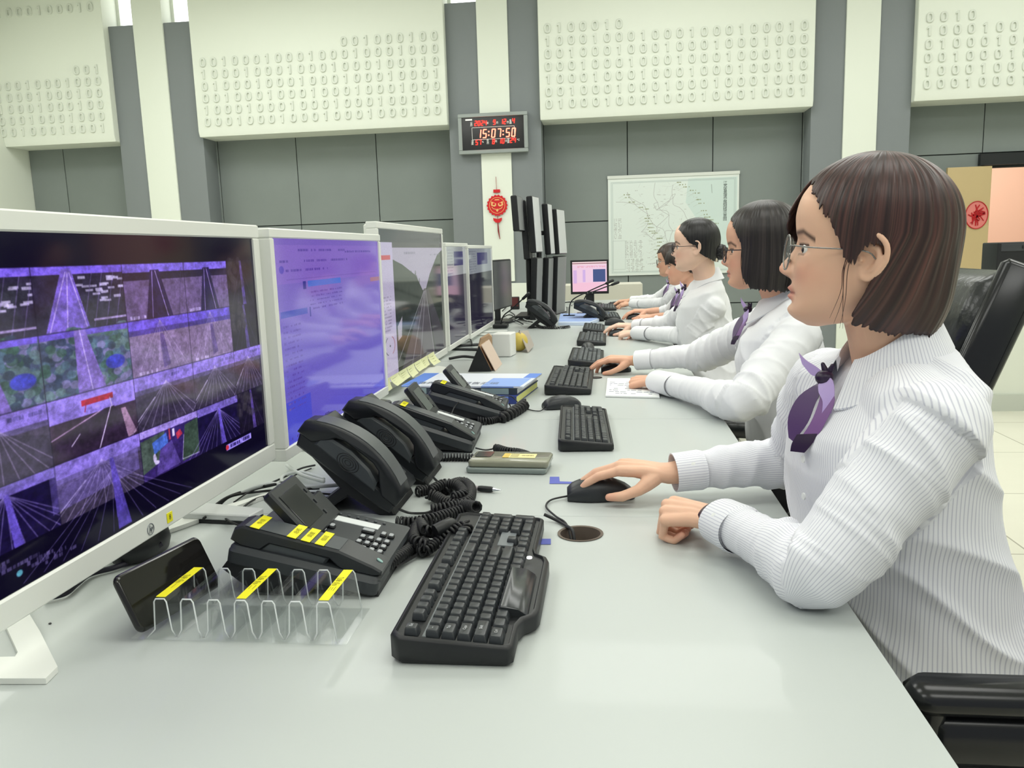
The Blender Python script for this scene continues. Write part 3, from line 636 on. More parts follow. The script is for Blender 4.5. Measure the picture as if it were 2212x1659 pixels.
def road_cam():
    P = Pic(360, 400, (66, 62, 68)); P.rect(0, 0, 1, .085, (52, 48, 60)); P.rect(0, .085, .17, 1, (186, 176, 206)); P.rect(.17, .12, 1, .45, (168, 160, 182)); P.rect(0, .17, .14, .2, (196, 70, 86))
    P.poly([(.17, .2), (.3, .24), (.5, .33), (.6, .45), (.66, .44), (.74, .33), (.9, .18), (1, .14), (1, 1), (.17, 1)], (52, 58, 54))
    P.poly([(.62, .44), (.65, .44), (.78, 1), (.2, 1)], (88, 84, 90)); P.poly([(.66, .45), (.7, .45), (1, .9), (1, 1), (.8, 1)], (74, 72, 78))
    for a, b in (((.62, .46), (.18, .9)), ((.63, .46), (.36, 1)), ((.645, .46), (.5, 1)), ((.655, .45), (.76, 1))): P.line([a, b], 2.2, (176, 172, 182), .8)
    for k in range(60): P.ell(rg.uniform(.18, .55), rg.uniform(.3, .6)+0, .012, .02, (42, 48, 46), .4)
    P.dashes(.2, .5, .15, .018, (110, 104, 130), rg, .7); P.dashes(.75, .95, .17, .012, (110, 104, 130), rg, .6)
    for k in range(11): P.dashes(.03, .12, .44+.022*k, .010, (140, 130, 160), rg)
    th = np.linspace(-1.2, 1.2, 20); P.line([(.07-.05*cos(t), .77+.06*sin(t)) for t in th], 2, (60, 60, 80)); P.line([(.09+.05*cos(t), .77+.06*sin(t)) for t in th], 2, (150, 60, 80)); P.ell(.08, .77, .008, .008, (60, 60, 80))
    P.poly([(.19, .66), (.26, .6), (.24, .74), (.19, .76)], (170, 164, 178)); P.noise(.03, rg); return P.a
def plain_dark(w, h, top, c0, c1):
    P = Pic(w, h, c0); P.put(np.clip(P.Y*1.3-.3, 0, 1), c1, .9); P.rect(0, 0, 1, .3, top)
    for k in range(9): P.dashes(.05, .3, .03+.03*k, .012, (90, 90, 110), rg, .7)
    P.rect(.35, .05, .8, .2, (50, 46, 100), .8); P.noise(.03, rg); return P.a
XM = -.69
m1 = monitor('desk_monitor', 'large white-framed monitor at the left edge showing a purple grid of bridge cameras', XM, .72, 1.575, .80, 1.277, .026, cctv(), EM, WHP, base='none')
ft = MB(); _o = [at(x, y, z=ZD) for x, y in ((-95, 1478), (100, 1478), (126, 1452), (88, 1375), (50, 1312), (-20, 1330))]; _i = [at(x, y, z=ZD) for x, y in ((-70, 1432), (34, 1430), (40, 1420), (15, 1365), (2, 1338), (-30, 1345))]
ft.loft([[(p.x, p.y, ZD) for p in _o], [(p.x, p.y, ZD+.007) for p in _o], [(p.x, p.y, ZD+.007) for p in _i], [(p.x, p.y, ZD) for p in _i], [(p.x, p.y, ZD) for p in _o]], caps=(0, 0))
ft.loft([[(-.66, 1.5, ZD), (-.64, 1.52, ZD), (-.8, 1.16, ZD), (-.86, 1.16, ZD)], [(-.66, 1.5, ZD+.007), (-.64, 1.52, ZD+.007), (-.8, 1.16, ZD+.007), (-.86, 1.16, ZD+.007)]]); ft.loft([[(_i[-1].x, _i[-1].y-.01, ZD), (_o[-2].x, _o[-2].y, ZD), (-.8, 1.16, ZD), (-.86, 1.16, ZD)], [(_i[-1].x, _i[-1].y-.01, ZD+.007), (_o[-2].x, _o[-2].y, ZD+.007), (-.8, 1.16, ZD+.007), (-.86, 1.16, ZD+.007)]])
obj('stand_foot', ft, WHP, m1, world=True); obj('stand_neck', MB().rbox((-.825, 1.16, 1.0), (.02, .08, .5), .003, .003).box((-.83, 1.12, .9), (-.73, 1.2, 1.1)), WHP, m1, world=True)
# round maker's mark and yellow number sticker on the lower bezel
e = MB(); e.tube([(cos(a)*.0085, 0, sin(a)*.0085) for a in np.linspace(0, 2*pi, 28)], .0007, 5)
e.tube([(-.0035, 0, -.006), (-.0012, 0, .006)], .0006, 5); e.tube(catmull([(-.0025, 0, 0), (-.0005, 0, .0022), (.0005, 0, .0005), (-.0002, 0, -.003)], 4), .0006, 5)
e.tube([(.001, 0, -.0065), (.0035, 0, .0025)], .0006, 5); e.tube(catmull([(.003, 0, .0022), (.0052, 0, .0018), (.0045, 0, -.0015), (.002, 0, -.0018)], 4), .0006, 5)
p = at(325, 1143, x=XM); em = obj('bezel_emblem', e, mat('emblem_grey', '8d9296', .3, metal=.7), m1); em.location = (p.y-(.72+1.575)/2, -.0005, p.z-ZD)
p = at(366, 1117, x=XM); ys = obj('number_sticker', MB().rbox((0, 0, 0), (.016, .0008, .016), .0005, .0003), YEL, m1); ys.location = (p.y-(.72+1.575)/2, -.0006, p.z-ZD)
yn = obj('sticker_number', MB().add(*[(lambda r: ([(v.x, 0, v.y) for v in r[0]], r[1]))(text_mesh('8', .012))][0]), mat('ink_dark', '403c20', .6), ys); yn.location = (0, -.0007, 0)
m2 = monitor('desk_monitor', 'white-framed monitor with a pale violet web page, second from the left', -.675, 1.592, 2.40, .79, 1.272, .02, desktop_page(), EMD, WHP, base='round')
m3 = monitor('desk_monitor', 'white-framed monitor showing a grey motorway camera, third from the left', -.735, *fit(-.735, (968, 763), (955, 497), (812, 474)), .022, road_cam(), EMD, WHP, base='round')
m3y = fit(-.735, (968, 763), (955, 497), (812, 474))[1]
m4 = monitor('desk_monitor', 'white-framed monitor with a grey band above a dark picture, fourth from the left', -.725, m3y+.004, *fit(-.725, (1020, 728), (1008, 528), (962, 521))[1:], .018, plain_dark(200, 200, (150, 154, 156), (60, 58, 70), (38, 32, 60)), EMD, WHP, base='v', basemat=BLK)
m5 = monitor('desk_monitor', 'white-framed monitor, last of the white row, with a dark lower picture', -.715, *fit(-.715, (1071, 698), (1060, 533), (1010, 526)), .018, plain_dark(200, 200, (140, 146, 152), (44, 44, 56), (34, 28, 52)), EMD, WHP, base='v')
# thin black monitor seen edge-on behind the white row
t = thing('black_monitor', 'black monitor seen almost edge-on at the end of the white row', 'monitor', (-.69, 5.34, ZD), radians(84))
obj('rear_shell', MB().rbox((0, .02, .25), (.52, .03, .32), .003, .006), BLK, t); obj('screen', MB().rbox((0, .0035, .25), (.50, .002, .30), .001, .0005), mat('dead_screen', '5c5f61', .3), t)
obj('stand_neck', MB().rbox((0, .045, .13), (.05, .03, .26), .004, .004), BLK, t); obj('stand_foot', MB().rbox((0, .03, .008), (.24, .18, .016), .04, .004), BLK, t)
# bank of black monitors on a pole stand: two rows, seen from the back edge
px_, py_ = -.545, 5.62
ps = thing('monitor_pole_stand', 'tall black pole with arms carrying the dark monitors', 'stand', (px_, py_, ZD))
obj('stand_base', MB().rbox((.03, .1, .012), (.26, .4, .024), .02, .004), BLK, ps)
obj('pole', MB().tube([(0, 0, .02), (0, 0, .70)], .022, 16), BLK, ps); obj('pole', MB().tube([(.06, .12, .02), (.06, .12, .66)], .018, 16), BLK, ps)
for z in (.27, .58): obj('cross_arm', MB().rbox((.05, .14, z), (.12, .03, .03), .004, .004), BLK, ps)
obj('cable_clip', MB().tube(catmull([(.03, -.03, .42), (.05, -.035, .36), (.035, -.03, .30), (.06, -.035, .22), (.03, -.03, .16)], 6), .006, 6), WHP, ps)
SILV = mat('silver_screen_back', 'd2d5d6', .55); SHADE_GREY = mat('shaded_grey_screen', '8e9192', .45)  # lower row's shading is put into the darker grey; lit upper row paler
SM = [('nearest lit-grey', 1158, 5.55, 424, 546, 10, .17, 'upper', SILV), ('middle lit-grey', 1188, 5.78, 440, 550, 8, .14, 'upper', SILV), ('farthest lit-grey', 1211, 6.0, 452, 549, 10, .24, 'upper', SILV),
      ('nearest shaded-grey', 1162, 5.55, 556, 690, 9, .16, 'lower', SHADE_GREY), ('middle shaded-grey', 1186, 5.78, 556, 688, 8, .16, 'lower', SHADE_GREY), ('farthest shaded-grey', 1210, 6.0, 553, 682, 12, .24, 'lower', SHADE_GREY),
      ('edge-on black', 1123, 5.42, 424, 500, 3, .26, 'upper', SHADE_GREY), ('second edge-on black', 1143, 5.66, 434, 560, 3, .26, 'upper', SHADE_GREY)]
for nm, px, Y, ta, tb, yw, w, row_, ms in SM:
    a, b2 = at(px, ta, y=Y), at(px, tb, y=Y); hh = a.z-b2.z; c = (a+b2)/2
    t = thing('stacked_monitor', '%s monitor of the %s row on the pole stand' % (nm, row_), 'monitor', (c.x, c.y, c.z), radians(90-yw), 'monitors on the pole stand')
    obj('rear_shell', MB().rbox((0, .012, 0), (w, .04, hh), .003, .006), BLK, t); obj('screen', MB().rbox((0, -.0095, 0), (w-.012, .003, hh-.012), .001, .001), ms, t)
    t.rotation_euler = (radians(-3 if row_ == 'upper' else 3), radians(0), radians(90-yw))
# monitor with the pink page at the far end
t = thing('far_monitor', 'square black monitor with a bright pink page at the far end of the desk', 'monitor', (-.163, 6.85, ZD), 0)
P = Pic(200, 190, (250, 214, 236)); P.rect(0, 0, 1, .1, (252, 226, 226)); P.rect(0, .7, 1, 1, (255, 205, 226)); P.rect(.03, .28, .13, .72, (214, 178, 238), .7); P.rect(.3, .27, .38, .68, (206, 176, 240), .7); P.rect(.6, .26, .96, .68, (76, 92, 142)); P.rect(.0, .04, 1, .07, (150, 90, 110))
for y in (.14, .17): P.dashes(.15, .95, y, .025, (240, 150, 160), rg, .7)
z0, z1 = .845-ZD, 1.12-ZD
f = MB(); f.rbox((0, .02, (z0+z1)/2), (.31, .035, z1-z0), .004, .006); obj('rear_shell', f, BLK, t)
obj('bezel', MB().rbox((0, .0, (z0+z1)/2), (.315, .008, z1-z0+.006), .002, .002), BLK, t)
colour_grid('screen', (-.142, -.0045, z0+.018), (.284, 0, 0), (0, 0, z1-z0-.03), P.a, mat('screen_bright', '050505', .2, attr='emit', estr=1.0), t)
obj('stand_neck', MB().rbox((0, .03, .06), (.07, .03, .12), .004, .004), BLK, t); obj('stand_foot', MB().rbox((0, .02, .006), (.2, .17, .012), .04, .004), BLK, t)
obj('power_buttons', MB().sph((.02, -.005, z0+.008), .004, 6).sph((-.02, -.005, z0+.008), .003, 6), WHP, t)
# ================================================================== keyboards
KEYB = mat('key_black', '2d3134', .33, bump=(900, .1, .0003)); KEYG = mat('key_charcoal', '4a4f52', .40)
LEG = mat('key_legend', 'c9cdd0', .5)
_kc = {}
def key_mesh(w, h, hz=.008, m=KEYB, top='flat'):
    k = (round(w, 4), round(h, 4), m.name)
    if k in _kc: return _kc[k]
    mb = MB(); a, b = w/2, h/2; rg_ = []
    for ins, z in ((0, 0), (.0012, hz*.75), (.0025, hz), (.0035, hz+.0003)):
        q = []
        for cx, cy, a0 in ((1, 1, 0), (-1, 1, 90), (-1, -1, 180), (1, -1, 270)):
            for t in range(3):
                an = radians(a0+45*t); r = .002
                q.append((cx*(a-ins-r)+r*cos(an), cy*(b-ins-r)+r*sin(an)+ (z*.12), z))
        rg_.append(q)
    mb.loft(rg_); o = obj('key', mb, m); me = o.data; bpy.data.objects.remove(o); _kc[k] = me; return me
def layout():
    """(x, y, w, h, row) in key units; x from the left, y=0 front row"""
    K = []
    def rw(y, ws, x=0, r=0):
        for w in ws:
            if w > 0: K.append((x+w/2, y, w, 1, r))
            x += abs(w)
    rw(0, [1.5, 1.25, 1.25, 6.25, 1.25, 1.25, 1.0, 1.25], 0, 0)
    rw(1, [2.25]+[1]*10+[2.75], 0, 1); rw(2, [1.75]+[1]*11+[2.25], 0, 2); rw(3, [1.5]+[1]*12+[1.5], 0, 3); rw(4, [1]*13+[2], 0, 4)
    rw(5.35, [1, -1]+[1]*4+[-.5]+[1]*4+[-.5]+[1]*4, 0, 5)
    for x in (15.75, 16.75, 17.75): K.append((x, 5.35, 1, 1, 5)); K.append((x, 4, 1, 1, 4)); K.append((x, 3, 1, 1, 3)); K.append((x, 0, 1, 1, 0))
    K.append((16.75, 1, 1, 1, 1))
    for y in (1, 2, 3, 4):
        for x in (19, 20, 21): K.append((x, y, 1, 1, y))
    K.append((19.5, 0, 2, 1, 0)); K.append((21, 0, 1, 1, 0)); K.append((22, .5, 1, 2, 0)); K.append((22, 2.5, 1, 2, 2)); K.append((22, 4, 1, 1, 4))
    return K
def keyboard(label, loc, rz, L=.445, D=.15, parts=True, bulge=False, hb=.03, hf=.016, group='keyboards on the desk', light=False, cord=None):
    t = thing('keyboard', label, 'keyboard', loc, rz, group)
    m = .010; U = (L-2*m)/22.5; rowp = (D-.026)/6.35
    # wedge body outline
    pts = [(0, .004), (.004, 0), (L-.004, 0), (L, .004), (L, D-.008), (L-.008, D), (.008, D), (0, D-.008)]
    if bulge: pts = [(0, .006), (.006, 0), (.055, 0), (.075, -.006), (.085, -.018), (.10, -.022), (.262, -.022), (.277, -.018), (.29, -.004), (.31, 0), (L-.006, 0), (L, .006), (L, D-.012), (L-.012, D), (.012, D), (0, D-.012)]
    zt = lambda y: hf+(hb-hf)*max(0, y)/D
    c = Vector((L/2, D/2))
    def ring(s_, f):
        return [(c.x+(p[0]-c.x)*(1-s_/L*2), c.y+(p[1]-c.y)*(1-s_/D*2), f(p)) for p in pts]
    b = MB(); b.loft([ring(.003, lambda p: .001), ring(0, lambda p: .004), ring(0, lambda p: zt(p[1])-.004), ring(.0015, lambda p: zt(p[1])-.001), ring(.005, lambda p: zt(p[1])), ring(.0065, lambda p: zt(p[1])-.0035)])
    obj('body', b, BLK, t, smooth=50)
    # grey strip between the function row and the number row
    ys = .011+4.86*rowp
    sl = math.atan2(hb-hf, D); RX = Matrix.Rotation(sl, 3, 'X')
    obj('divider_strip', MB().rbox((L/2, ys+.0028, zt(ys)-.0025), (L-.022, rowp*.28, .003), .001, .0007, R=RX), KEYG if not bulge else mat('strip_grey', '6e7477', .35), t)
    if bulge:
        obj('indicator_panel', MB().rbox((m+17.3*U, .011+rowp*2.0, zt(.05)-.002), (U*3.3, rowp*1.3, .003), .001, .0007, R=RX), _M['strip_grey'], t)
    allk = MB(); km = KEYB if not light else KEYG
    for (x, y, w, h, r) in layout():
        px = m+(x)*U if True else 0; 
        px = m+(x-0)*U if w else 0; px = m+x*U-(0 if x < 15 else 0)
        if x >= 15: px = m+(x-.5+.0)*U+(.5*U if False else 0); px = m+(x-.0)*U*1.0
        py = .011+(y+.5)*rowp; dz = {0: 0, 1: 0, 2: -.0005, 3: 0, 4: .0005, 5: .001}[r]
        kw, kh = w*U-.0016, h*rowp-.0016
        if x >= 15: px = m+(x)*U - .0*U
        if h == 2: py = .011+(y+.5)*rowp
        if bulge and r == 0 and w > 6:
            # long curved space bar that spills over the bulging front
            sb = MB(); n = 12; rg_ = []
            xa, xb = px-kw/2-.004, px+kw/2+.004
            prof = [(-.019, .004), (-.021, .008), (-.018, .0145), (-.008, .0215), (.004, .0235), (.013, .0245), (.0155, .022), (.0155, .012)]
            for xx, s_ in ((xa, .94), (xa+.002, 1), (xb-.002, 1), (xb, .94)): rg_.append([(xx, q[0]+.011, q[1]*s_+.0105) for q in prof])
            sb.loft(rg_); obj('space_bar', sb, mat('glossy_key', '303335', .22), t); continue
        me = key_mesh(kw, kh, .0085, km)
        T = Matrix.Translation((px, py, zt(py)-.0032+dz)) @ RX.to_4x4()
        if parts:
            o = link(me, 'space_bar' if w > 6 else 'key', t); o.matrix_local = T
        else:
            allk.add([T @ v.co for v in me.vertices], [list(p.vertices) for p in me.polygons])
    if not parts: obj('key_rows', allk, km, t)
    return t
k1 = keyboard('large black keyboard with a bulging space bar nearest the camera', (-.112, .842, ZD), radians(90), L=.452, D=.142, bulge=True, hb=.034, hf=.024)
lg = MB()
# pale printed legends on the nearest keys
for i, txt in enumerate(['Esc', '~', 'Tab', 'Caps', 'Shift', 'Ctrl']):
    U = (.452-.02)/22.5; rowp = (.142-.026)/6.35; y = [5.35, 4, 3, 2, 1, 0][i]; x = [.5, .5, .75, .85, 1.1, .75][i]
    vs, fs = text_mesh(txt, .0052 if len(txt) > 2 else .006); px, py = .010+x*U, .011+(y+.5)*rowp; z = .024+.010*py/.142+.0063+.0008*(y > 5)
    lg.add([(v.x+px, v.y*1+py+.001, z+v.y*.07) for v in vs], fs)
obj('key_legends', lg, LEG, k1)
for x in (.092, .262): obj('status_light', MB().lathe([(.0001, 0), (.004, 0), (.004, .002), (.0001, .0022)], 12, (x, .006, .0265)), mat('white_led', 'f4f8ff', .3, emit='ffffff', estr=1.2), k1)
k2 = keyboard('slim black keyboard in the middle of the desk, in front of the stacked phones', (.006, 1.835, ZD), radians(92.5), L=.43, D=.128, hb=.03, hf=.018)
k3 = keyboard('black multimedia keyboard beside the blue and white books', (-.062, 2.575, ZD), radians(90), L=.45, D=.15, hb=.035, hf=.02)
k4 = keyboard('dark keyboard beside the second woman\'s mouse', (-.028, 3.21, ZD), radians(90), L=.42, D=.14, parts=False, light=True)
k5 = keyboard('dark keyboard just past a second black mouse', (-.02, 3.92, ZD), radians(90), L=.42, D=.14, parts=False, light=True)
k6 = keyboard('small dark keyboard by the third woman\'s mouse', (-.03, 4.50, ZD), radians(90), L=.36, D=.12, parts=False, light=True)
k7 = keyboard('dark keyboard in front of the fourth woman', (.07, 5.35, ZD), radians(92), L=.42, D=.15, parts=False, light=True)
k8 = keyboard('dark keyboard farthest along the desk', (.05, 6.15, ZD), radians(90), L=.42, D=.15, parts=False, light=True)
# ================================================================== mice
def mouse(label, tip, ang, L=.112, Wd=.062, H=.038, group='computer mice', mt=None):
    """tip = nose point on the desk; ang = heading of the nose"""
    t = thing('mouse', label, 'mouse', (tip[0], tip[1], ZD), ang, group)
    mb = MB(); rings = []
    for u in np.linspace(0, 1, 15):
        x = -u*L; w = Wd/2*(.62+.38*sin(pi*min(1, u*1.15+.05)))*(1 if u < .85 else math.sqrt(max(.05, 1-((u-.85)/.15)**2*.8)))
        h = H*(.38+.62*sin(pi*min(1, .12+u*.83)))*(1 if u > .04 else .8); 
        if u > .9: h *= 1-(u-.9)*3
        q = [(x, w*.92, .001), (x, w, .006), (x, w*.93, h*.5)]
        for a in np.linspace(15, 165, 9): q.append((x, w*.9*cos(radians(a)), h*.5+h*.5*sin(radians(a))))
        q += [(x, -w*.93, h*.5), (x, -w, .006), (x, -w*.92, .001)]; rings.append(q)
    mb.loft(rings); obj('mouse_shell', mb, mt or BLK2, t, smooth=60)
    obj('scroll_wheel', MB().lathe([(.001, -.004), (.009, -.0035), (.010, 0), (.009, .0035), (.001, .004)], 16, (-.028, 0, H*.66), R=Matrix.Rotation(pi/2, 3, 'X')), BLK, t)
    obj('button_seam', MB().tube([(-.0, 0, H*.42), (-.018, 0, H*.62+.001), (-.04, 0, H*.86+.0012), (-.052, 0, H*.94+.0012)], .0006, 5), mat('seam_black', '0c0c0d', .6), t)
    return t
HEAD1 = radians(184)
ms1 = mouse('black mouse under the nearest woman\'s hand', (-.083, 1.475), HEAD1, L=.125, Wd=.066, H=.042)
ms2 = mouse('idle black mouse behind the slim middle keyboard', (-.195, 2.345), radians(205), L=.115)
ms3 = mouse('black mouse under the second woman\'s hand', (-.035, 3.065), radians(182))
ms4 = mouse('idle dark mouse lying at the end of a grey keyboard', (-.105, 3.74), radians(95), L=.12, H=.045)
ms5 = mouse('black mouse under the third woman\'s hand', (-.005, 4.36), radians(182))
ms6 = mouse('idle dark mouse beside the pale blue papers', (-.03, 4.99), radians(175), L=.12, H=.045)
ms7 = mouse('black mouse under the fourth woman\'s hand', (.115, 5.38), radians(182))
ms8 = mouse('black mouse beside the farthest keyboard', (-.02, 6.64), radians(182), L=.16)
CORD = mat('black_cord', '17181a', .5)
def cable(label, pts, r, parent=None, name='cable', m=None, cat='cable', group=None):
    o = obj(name, MB().tube(catmull(pts, 8), r, 8), m or CORD, parent, smooth=180, world=parent is not None)
    return tag(o, label, cat, group) if parent is None else o
z = ZD
a1 = [at(x, y, z=z+.004) for x, y in ((1232, 1083), (1190, 1080), (1180, 1095), (1200, 1115), (1225, 1135), (1238, 1152))]
a1[-1].z = z-.03
cable('', [(-.083, 1.47, z+.006)]+a1[1:], .0018, ms1, 'mouse_cord')
a2 = [at(x, y, z=z+.004) for x, y in ((1176, 1121), (1205, 1125), (1225, 1137), (1238, 1150), (1242, 1158))]
a2[0].z = z+.012; a2[-1].z = z-.03
cable('', a2, .003, k1, 'keyboard_cord')
cable('', [(-.192, 2.345, z+.008)]+[at(x, y, z=z+.004) for x, y in ((1165, 888), (1130, 880))]+[(-.30, 2.40, z+.03), at(1060, 862, z=z+.055), at(1010, 858, z=z+.06), at(985, 875, z=z+.055), at(975, 895, z=z+.05)], .0016, ms2, 'mouse_cord')
# ================================================================== desk phones
PHB = mat('phone_black', '25282b', .36, bump=(800, .12, .0003)); PHT = mat('phone_top_grey', '4a4f52', .33); PHD = mat('phone_recess', '15171a', .5); PHG = mat('phone_panel', '33373a', .4, bump=(700, .12, .0003))
KW_ = mat('phone_key_grey', 'a9adb0', .35); STRIP = mat('phone_label_strip', 'dfe3e2', .5)
def coil(path, rc=.0075, rw=.0026, pitch=.0068, n=7):
    P = catmull(path, 10); L = [0]
    for a, b in zip(P[:-1], P[1:]): L.append(L[-1]+(b-a).length)
    turns = L[-1]/pitch; N = int(turns*9); pts = []; u = Vector((0, 0, 1)); j = 0
    for i in range(N+1):
        s_ = L[-1]*i/N
        while j < len(L)-2 and L[j+1] < s_: j += 1
        f = (s_-L[j])/max(1e-9, L[j+1]-L[j]); c = P[j].lerp(P[j+1], f); t = (P[j+1]-P[j]).normalized()
        u = (u-t*u.dot(t)).normalized(); w = t.cross(u); a = 2*pi*turns*i/N
        pts.append(c+u*cos(a)*rc+w*sin(a)*rc)
    return MB().tube(pts, rw, n)
def handset_flat(mb, mt, x0, w, L):
    """straight bar handset: outline in y,z"""
    pts = [(0, .0), (.0, .006), (.012, .010), (.062, .021), (L-.01, .025), (L, .020), (L+.004, .002), (L-.012, -.004), (L-.04, -.004), (L-.052, .008), (.075, .007), (.058, -.004), (.01, -.004)]
    mb.prism(pts, x0, x0+w, 'x', bev=.0025)
def display_phone(label, loc, rz, tilt, labels=1, group='display desk phones', scale=1.0):
    t = thing('display_phone', label, 'telephone', loc, rz, group)
    T = Matrix.Translation((0, 0, .008)) @ Matrix.Rotation(tilt, 4, 'X'); Wd, D = .215, .215
    b = MB(); b.T = T; b.rbox((Wd/2, D/2, .008), (Wd, D, .022), .012, .004); b.rbox((.03, D/2, .004), (.066, D, .022), .01, .003)
    obj('phone_body', b, PHG, t)
    f = MB(); zz = sin(tilt)*D
    f.prism([(.0, 0), (.0, .012), (.02, .016), (D*.97, zz*.97+.006), (D*.97+.012, zz*.8), (D*.8, .0), (.1, 0), (.09, .01), (.03, .004)], .004, Wd-.012, 'x', bev=.002); obj('phone_foot', f, PHD, t)
    h = MB(); h.T = T @ Matrix.Translation((.006, .0, .022)); handset_flat(h, None, 0, .05, D-.003); hs = obj('handset', h, PHB, t)
    h = MB(); h.T = T @ Matrix.Translation((.006, .0, .022)); h.prism([(.0635, .0218), (D-.016, .0260), (D-.016, .0254), (.0635, .0210)], .004, .046, 'x'); obj('handset_top', h, PHT, hs)
    h = MB(); h.T = T @ Matrix.Translation((.006, .0, .022)); h.rbox((.026, .010, .0098), (.006, .010, .002), .003, .0005, R=Matrix.Rotation(radians(26), 3, 'X')); obj('message_light', h, mat('lamp_pale', '8fb3ae', .3), hs)
    h = MB(); h.T = T @ Matrix.Translation((.0, .0, .012)); h.prism([(.085, -.008), (.075, .018), (.16, .026), (.175, .018), (.175, -.01)], .010, .048, 'x', bev=.004); obj('handset_cradle', h, PHT, t)
    q = MB(); q.T = T @ Matrix.Translation((.006, .0, .022)); ys = (.088, .105, .122, .176)[-labels:] if labels > 1 else (.178,)
    for i, y in enumerate((.085, .105, .125, .178) if labels > 1 else ys):
        zz_ = .0220+(y-.0635)/(D-.08)*.0042; q2 = MB(); q2.T = q.T; q2.prism([(y, zz_+.0004), (y+.013, zz_+.0009), (y+.013, zz_+.0016), (y, zz_+.0011)], .001, .049, 'x'); o = obj('yellow_label', q2, YEL, hs)
        w = MB(); w.T = T @ Matrix.Translation((.006, .0, .022)); vs, fs = text_mesh(('值班', '调度', '总机', '专线')[i % 4], .010); w.add([(.025+v.x, y+.006+v.y*.8, zz_+.0020) for v in vs], fs); obj('label_writing', w, mat('label_ink', '8d8a1a', .7), o)
    # raised display behind the keys
    Td = T @ Matrix.Translation((.060, .118, .020)) @ Matrix.Rotation(radians(36), 4, 'X')
    d = MB(); d.T = Td; d.rbox((.050, .048, .0), (.100, .096, .016), .006, .003); d.rbox((.118, .026, -.004), (.04, .052, .014), .004, .003); ds = obj('display_housing', d, PHB, t)
    d = MB(); d.T = Td; d.rbox((.045, .050, .0085), (.068, .062, .0012), .002, .0005); obj('display_screen', d, mat('lcd_dark', '0e1114', .12), ds)
    d = MB(); d.T = Td
    for k in range(3): d.rbox((.088, .02+.022*k, .009), (.004, .008, .002), .001, .0005)
    obj('display_button', d, GRYP, ds)
    s_ = MB(); s_.T = T; s_.rbox((.178, .115, .0195), (.020, .135, .002), .001, .0006); obj('paper_strip', s_, STRIP, t)
    def key(x, y, w=.010, l=.007, m=KW_, nm='key'):
        k = MB(); k.T = T; k.rbox((x, y, .0205), (w+.003, l+.003, .004), .003, .001); o = obj(nm, k, PHD, t)
        k = MB(); k.T = T; k.rbox((x, y, .0235), (w, l, .0022), .002, .0008); obj('key_cap', k, m, o)
    for i in range(3):
        for j in range(4): key(.082+.0205*i, .022+.0125*j)
    for i, y in enumerate((.06, .085)): key(.15, .028+.0-.006+.012*i)
    key(.15, .058, .009, .018)
    key(.115, .118); key(.127, .128); key(.139, .138); key(.138, .112); key(.104, .14); key(.078, .09, .008, .008)
    for k in range(10): 
        b = MB(); b.T = T; b.rbox((.198, .045+.0145*k, .0200), (.006, .005, .003), .002, .001); obj('line_button', b, PHT, t)
    h = MB(); h.T = T
    for k in range(3): h.lathe([(.003, 0), (.003, .001)], 10, (.068, .112+.009*k, .0192))
    obj('speaker_holes', h, PHD, t)
    return t
